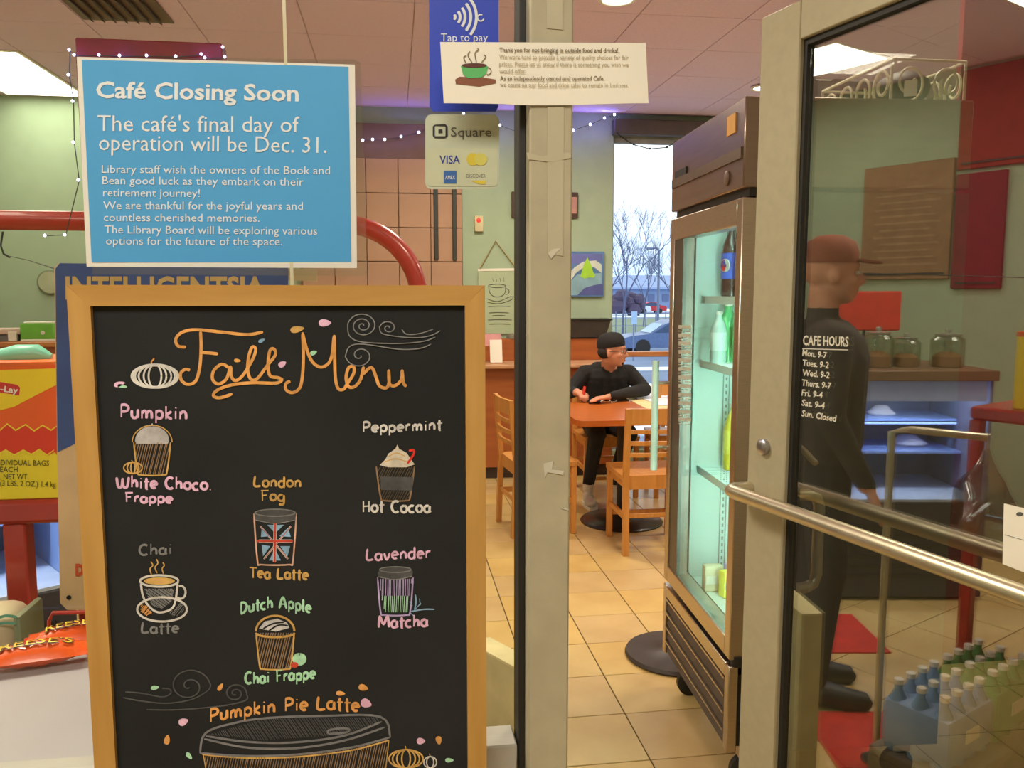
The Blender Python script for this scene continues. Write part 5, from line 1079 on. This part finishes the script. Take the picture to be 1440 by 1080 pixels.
rs = thing('red_sign', 'red rectangular sign on a thin stand on top of the pastry case', 'sign', tuple(CM @ Vector((.5, -.45, 1.15))), CA, None, True)
MB().box(-.19, .19, -.008, .008, .17, .38, .01).build('sign_panel', mat('sign_red', (196, 52, 34), .5, emit=(196, 50, 30), es=.15), rs); MB().tube([(0, 0, 0), (0, 0, .18)], .008, 8).build('stand', M_black, rs)
MB().lathe([(.06, 0), (.06, .008)], (0, 0, 0), 16).build('foot', M_black, rs)
# back counter left wall: menu boards and panels
for y0, y1, z0, z1, m_, lb, nm in ((3.55, 4.22, 1.62, 2.45, mat('menu_brown', (150, 116, 84), .7), 'large brown menu board with fine lettering on the left wall', 'menu_board'), (3.20, 3.53, 1.55, 2.33, mat('panel_maroon', (128, 28, 44), .7), 'tall maroon wall panel on the left wall beside the menu board', 'wall_panel'), (1.2, 3.53, 2.36, 3.02, mat('panel_red', (150, 40, 30), .7), 'wide red fascia panel high on the left wall', 'fascia_panel')):
    t = thing(nm, lb, 'panel', (X0+.02, (y0+y1)/2, z0)); MB().box(X0+.001, X0+.03, y0, y1, z0, z1, .004).build('board', m_, t)
    MB().box(X0+.03, X0+.036, y0+.03, y1-.03, z0+.03, z0+.045).build('trim', M_wire, t)
mb_ = [o for o in COL.objects if o.name.startswith('menu_board')][0]
b = MB()
for k in range(12): b.box(X0+.031, X0+.033, 3.63+.03*(k % 3), 4.12-.04*(k % 2), 1.72+.05*k, 1.735+.05*k)
b.build('menu_lettering', mat('menu_ink', (166, 134, 102), .7), mb_)
flat_ = lambda nm, cx, cy, w_, h_, rz_, lb: tag(MB().obox((cx, cy, .0035), (w_, h_, .005), rz_, .001).build(nm, mat('mat_red', (196, 40, 28), .8)), lb, 'mat', 'red floor mats')
flat_('floor_mat', -.86, 2.70, .55, .42, CA, 'red floor mat in front of the pastry case'); flat_('floor_mat', -.28, 2.02, .42, .36, CA, 'red floor mat close to the rack')
lowst = tag(MB().box(-.545, -.01, 1.63, 1.90, .0, .03, .004).box(-.545, -.505, 1.63, 1.90, .03, .10).box(-.05, -.01, 1.63, 1.90, .03, .10).box(-.30, -.26, 1.63, 1.90, .03, .10).box(-.545, -.01, 1.63, 1.90, .10, .129, .004).build('pallet', mat('pallet_grey', (120, 110, 96), .7)), 'low grey pallet under the shrink wrapped bottle packs', 'pallet')
# packs of bottles on the pallet
def pack(cx, cy, m_, ml, lb):
    t = thing('bottle_pack', lb, 'bottle pack', (cx, cy, .13), 0, 'shrink wrapped bottle packs', True)
    for i in range(4):
        for j in range(3):
            x, y = -.102+.068*i, -.07+.07*j; c = MB().lathe([(.031, 0), (.033, .01), (.033, .13), (.026, .16), (.012, .19), (.012, .21)], (x, y, .002), 12).build('bottle', m_, t)
            MB().lathe([(.014, .205), (.014, .22)], (x, y, .002), 10).build('bottle_cap', M_white, c)
    MB().box(-.138, .138, -.107, .107, .012, .165, .025, None, 2).build('wrap_band', ml, t)
    MB().box(-.05, .05, -.1085, .1085, .06, .12, .01).build('print_panel', M_white, t)
pack(-.16, 1.77, mat('water_blue', (120, 160, 200), .15), mat('wrap_blue', (90, 140, 200), .3, alt=(170, 190, 220), scale=5), 'blue wrapped pack of water bottles at the right end of the low pallet')
pack(-.45, 1.77, mat('soda_green', (60, 150, 90), .15), mat('wrap_green', (20, 150, 80), .3), 'green wrapped pack of soda bottles on the low pallet')
b = MB()
n_ = 16
vs = []; fs = []
for i in range(9):
    z = .78+.27*i/8; r = (.10, .12, .115, .10, .09, .08, .05, .025, .012)[i]
    for k in range(n_): a = 2*pi*k/n_; rr2 = r*(1+.14*sin(3*a+i)+.08*sin(7*a)); vs.append((-.30+rr2*cos(a), 1.74+rr2*.7*sin(a), z))
for i in range(8):
    for k in range(n_): l_ = (k+1) % n_; fs.append((i*n_+k, i*n_+l_, (i+1)*n_+l_, (i+1)*n_+k))
fs.append(tuple(range(n_))[::-1]); b.add(vs, fs, True)
tag(b.build('plastic_bag', glassmat('bag_film', (.62, .72, .66, 1), .3, .15)), 'crumpled clear plastic bag hanging from a thin pole stand', 'bag')
bs = thing('bag_stand', 'thin grey pole stand with an arm from which the clear plastic bag hangs', 'stand', (-.14, 1.95, 0))
MB().tube([(-.14, 1.95, .02), (-.14, 1.95, 1.09), (-.17, 1.91, 1.10), (-.30, 1.74, 1.085)], .012, 10).build('pole', M_satin, bs); MB().lathe([(.045, 0), (.045, .012), (.02, .025)], (-.14, 1.95, 0), 20).build('foot', M_black, bs)
MB().tube([(-.30, 1.74, 1.085), (-.295, 1.735, 1.06), (-.30, 1.74, 1.045)], .004, 6).build('hook', M_satin, bs)
# ------------------------------------------------------------------ outdoors
GZ = -1.0
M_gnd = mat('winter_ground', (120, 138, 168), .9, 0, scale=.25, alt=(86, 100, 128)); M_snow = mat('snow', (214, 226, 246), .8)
g = struct(MB().box(-60, 140, 7.4, 260, GZ-.2, GZ).build('floor_outside', M_gnd))
for y0, y1 in ((11.5, 12.2), (14, 16.5), (20, 22), (26, 27), (84, 94), (108, 130)): MB().box(-40, 120, y0, y1, GZ, GZ+.03).build('snow_strip', M_snow, g)
MB().box(-40, 120, 42, 80, GZ, GZ+.02).build('grass_verge', mat('winter_grass', (124, 138, 112), .9, 0, scale=.6, alt=(104, 120, 100)), g)
def car(px, D, col, lb, ln=4.5, ht=1.42, up=0):
    p = at(px, 480, Y=D); x0 = p.x; t = thing('parked_car', lb, 'car', (x0, D, GZ+up), 0, None, True)
    prof = [(0, .45), (.05, .68), (.35, .78), (1.15, .86), (1.75, 1.25), (2.2, ht), (3.0, ht), (3.75, 1.0), (4.35, .92), (4.5, .6), (4.45, .3), (.08, .28)]
    b = MB(); pts = [(x, -.85, z) for x, z in prof]; n = len(pts)
    out = []
    for yy, sc_ in ((-.85, 1), (-.78, 1), (.78, 1), (.85, 1)): pass
    b.poly([(x, -.85, z) for x, z in prof], 1.7, (0, 1, 0)); b.build('body', col, t)
    for yy in (-.858, .852): MB().poly([(1.3, yy, .90), (1.85, yy, 1.22), (2.25, yy, ht-.06), (2.95, yy, ht-.06), (3.6, yy, 1.0), (3.55, yy, .92)], .006, (0, 1, 0)).build('side_window', mat('car_glass', (60, 80, 110), .15), t)
    MB().add([(1.19, -.74, .90), (1.19, .74, .90), (1.74, .7, 1.265), (1.74, -.7, 1.265)], [(0, 1, 2, 3)]).build('windscreen', mat('wind_glass', (150, 180, 215), .2), t)
    for x in (.85, 3.6):
        for yy in (-.86, .74): MB().lathe([(.31, 0), (.33, .03), (.33, .09), (.31, .12)], (0, 0, 0), 20, Matrix.Translation((x, yy, .33)) @ Matrix.Rotation(-pi/2, 4, 'X')).build('wheel', M_black, t)
    return t
car(868, 33.5, mat('car_blue_grey', (96, 116, 158), .3, .3), 'blue grey saloon car parked outside the window')
car(862, 98, mat('car_white', (220, 228, 240), .3), 'small distant white car left of the red one outside'); car(885, 100, mat('car_red', (190, 50, 60), .4), 'small distant red car across the street')
def tree(px, D, hgt, seed, lb, lean=0, spread=.5):
    random.seed(seed); p = at(px, 440, Y=D); t = thing('bare_tree', lb, 'tree', (p.x, D, GZ)); tk = MB(); br_ = MB()
    def grow(a, d, L, r, lv):
        e = a+d*L; m_ = a+d*L*.5+Vector((random.uniform(-1, 1), 0, random.uniform(-1, 1)))*L*.05
        (tk if lv < 1 else br_).tube([a, m_, e], [r, r*.8, r*.6], 5 if lv < 2 else 3, cap=False)
        if lv >= 6: return
        for k in range(3 if lv < 5 else 2):
            v = Vector((random.uniform(-1, 1), random.uniform(-.6, .6), random.uniform(-.15, .7))); nd = (d*(1-spread*.5)+v*spread).normalized(); nd.z = max(nd.z, -.05)
            grow(a+d*L*random.uniform(.55, 1), nd, L*random.uniform(.62, .82), r*.62, lv+1)
    grow(Vector((p.x, D, GZ)), Vector((lean, 0, 1)).normalized(), hgt*.30, hgt*.0095, 0)
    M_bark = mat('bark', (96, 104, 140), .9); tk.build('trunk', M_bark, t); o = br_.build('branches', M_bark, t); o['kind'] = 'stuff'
tree(876, 43, 8.2, 3, 'bare tree outside at the left side of the window', .06); tree(846, 47, 8.5, 11, 'bare tree whose branches reach in from the left of the window', .08)
tree(905, 60, 7.0, 5, 'smaller bare tree in the middle of the window view', .05); tree(960, 52, 7.5, 9, 'bare tree at the right side of the window behind the fridge', -.1)
random.seed(5)
p = at(884, 425, Y=90); b = MB()
for k in range(14): b.ball((p.x+random.uniform(-1.6, 1.6), 90+random.uniform(-1, 1), GZ+.6+random.uniform(0, 1.5)), random.uniform(.5, .95), 8)
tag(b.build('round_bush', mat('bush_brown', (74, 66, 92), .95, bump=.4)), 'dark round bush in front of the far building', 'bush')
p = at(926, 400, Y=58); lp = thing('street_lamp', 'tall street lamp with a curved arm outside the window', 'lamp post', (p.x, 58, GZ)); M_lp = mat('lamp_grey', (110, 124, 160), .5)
tz = at(926, 349, Y=58).z
MB().tube([(p.x, 58, GZ), (p.x, 58, tz-.3), (p.x-.15, 58, tz), (p.x-.5, 58, tz)], [.11, .08, .07, .06], 8).build('pole', M_lp, lp); MB().box(p.x-.95, p.x-.4, 57.85, 58.15, tz-.1, tz+.05, .04).build('lamp_head', M_lp, lp)
p = at(892, 430, Y=30); sg = thing('road_sign', 'pale blue rectangular sign on a post outside', 'sign', (p.x, 30, GZ)); a0 = at(888, 456, Y=30); a1 = at(896, 438, Y=30)
MB().box(a0.x, a1.x, 29.98, 30.02, a0.z, a1.z).build('sign_panel', mat('sign_paleblue', (160, 190, 224), .6), sg); MB().tube([(p.x, 30.03, GZ), (p.x, 30.03, a1.z)], .03, 6).build('post', M_lp, sg)
p0, p1 = at(862, 400, Y=130), at(1010, 400, Y=130); bd = thing('far_building', 'low blue grey building with a sloping roof across the street', 'building', ((p0.x+p1.x)/2, 134, GZ)); zt2 = at(900, 396, Y=130).z
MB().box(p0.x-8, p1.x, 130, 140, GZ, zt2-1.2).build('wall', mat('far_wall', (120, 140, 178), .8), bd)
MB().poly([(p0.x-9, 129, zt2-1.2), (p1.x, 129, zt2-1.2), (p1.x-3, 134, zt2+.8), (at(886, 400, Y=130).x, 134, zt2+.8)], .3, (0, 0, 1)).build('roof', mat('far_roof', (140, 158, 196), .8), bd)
for k in range(6): x = p0.x+1+2.4*k; MB().box(x, x+1.1, 129.9, 130, GZ+1.2, GZ+2.3).build('window', mat('far_glass', (84, 100, 140), .4), bd)
fnc = thing('wire_fence', 'thin wire fence crossing the snow outside', 'fence', (at(900, 450, Y=40).x, 40, GZ))
for z in (.3, .9, 1.5): MB().tube([(at(850, 450, Y=40).x, 40, GZ+z), (at(1010, 450, Y=40).x, 40, GZ+z)], .02, 4).build('wire', M_lp, fnc)
for px in range(852, 1010, 14): MB().tube([(at(px, 450, Y=40).x, 40, GZ), (at(px, 450, Y=40).x, 40, GZ+1.6)], .03, 4).build('post', M_lp, fnc)
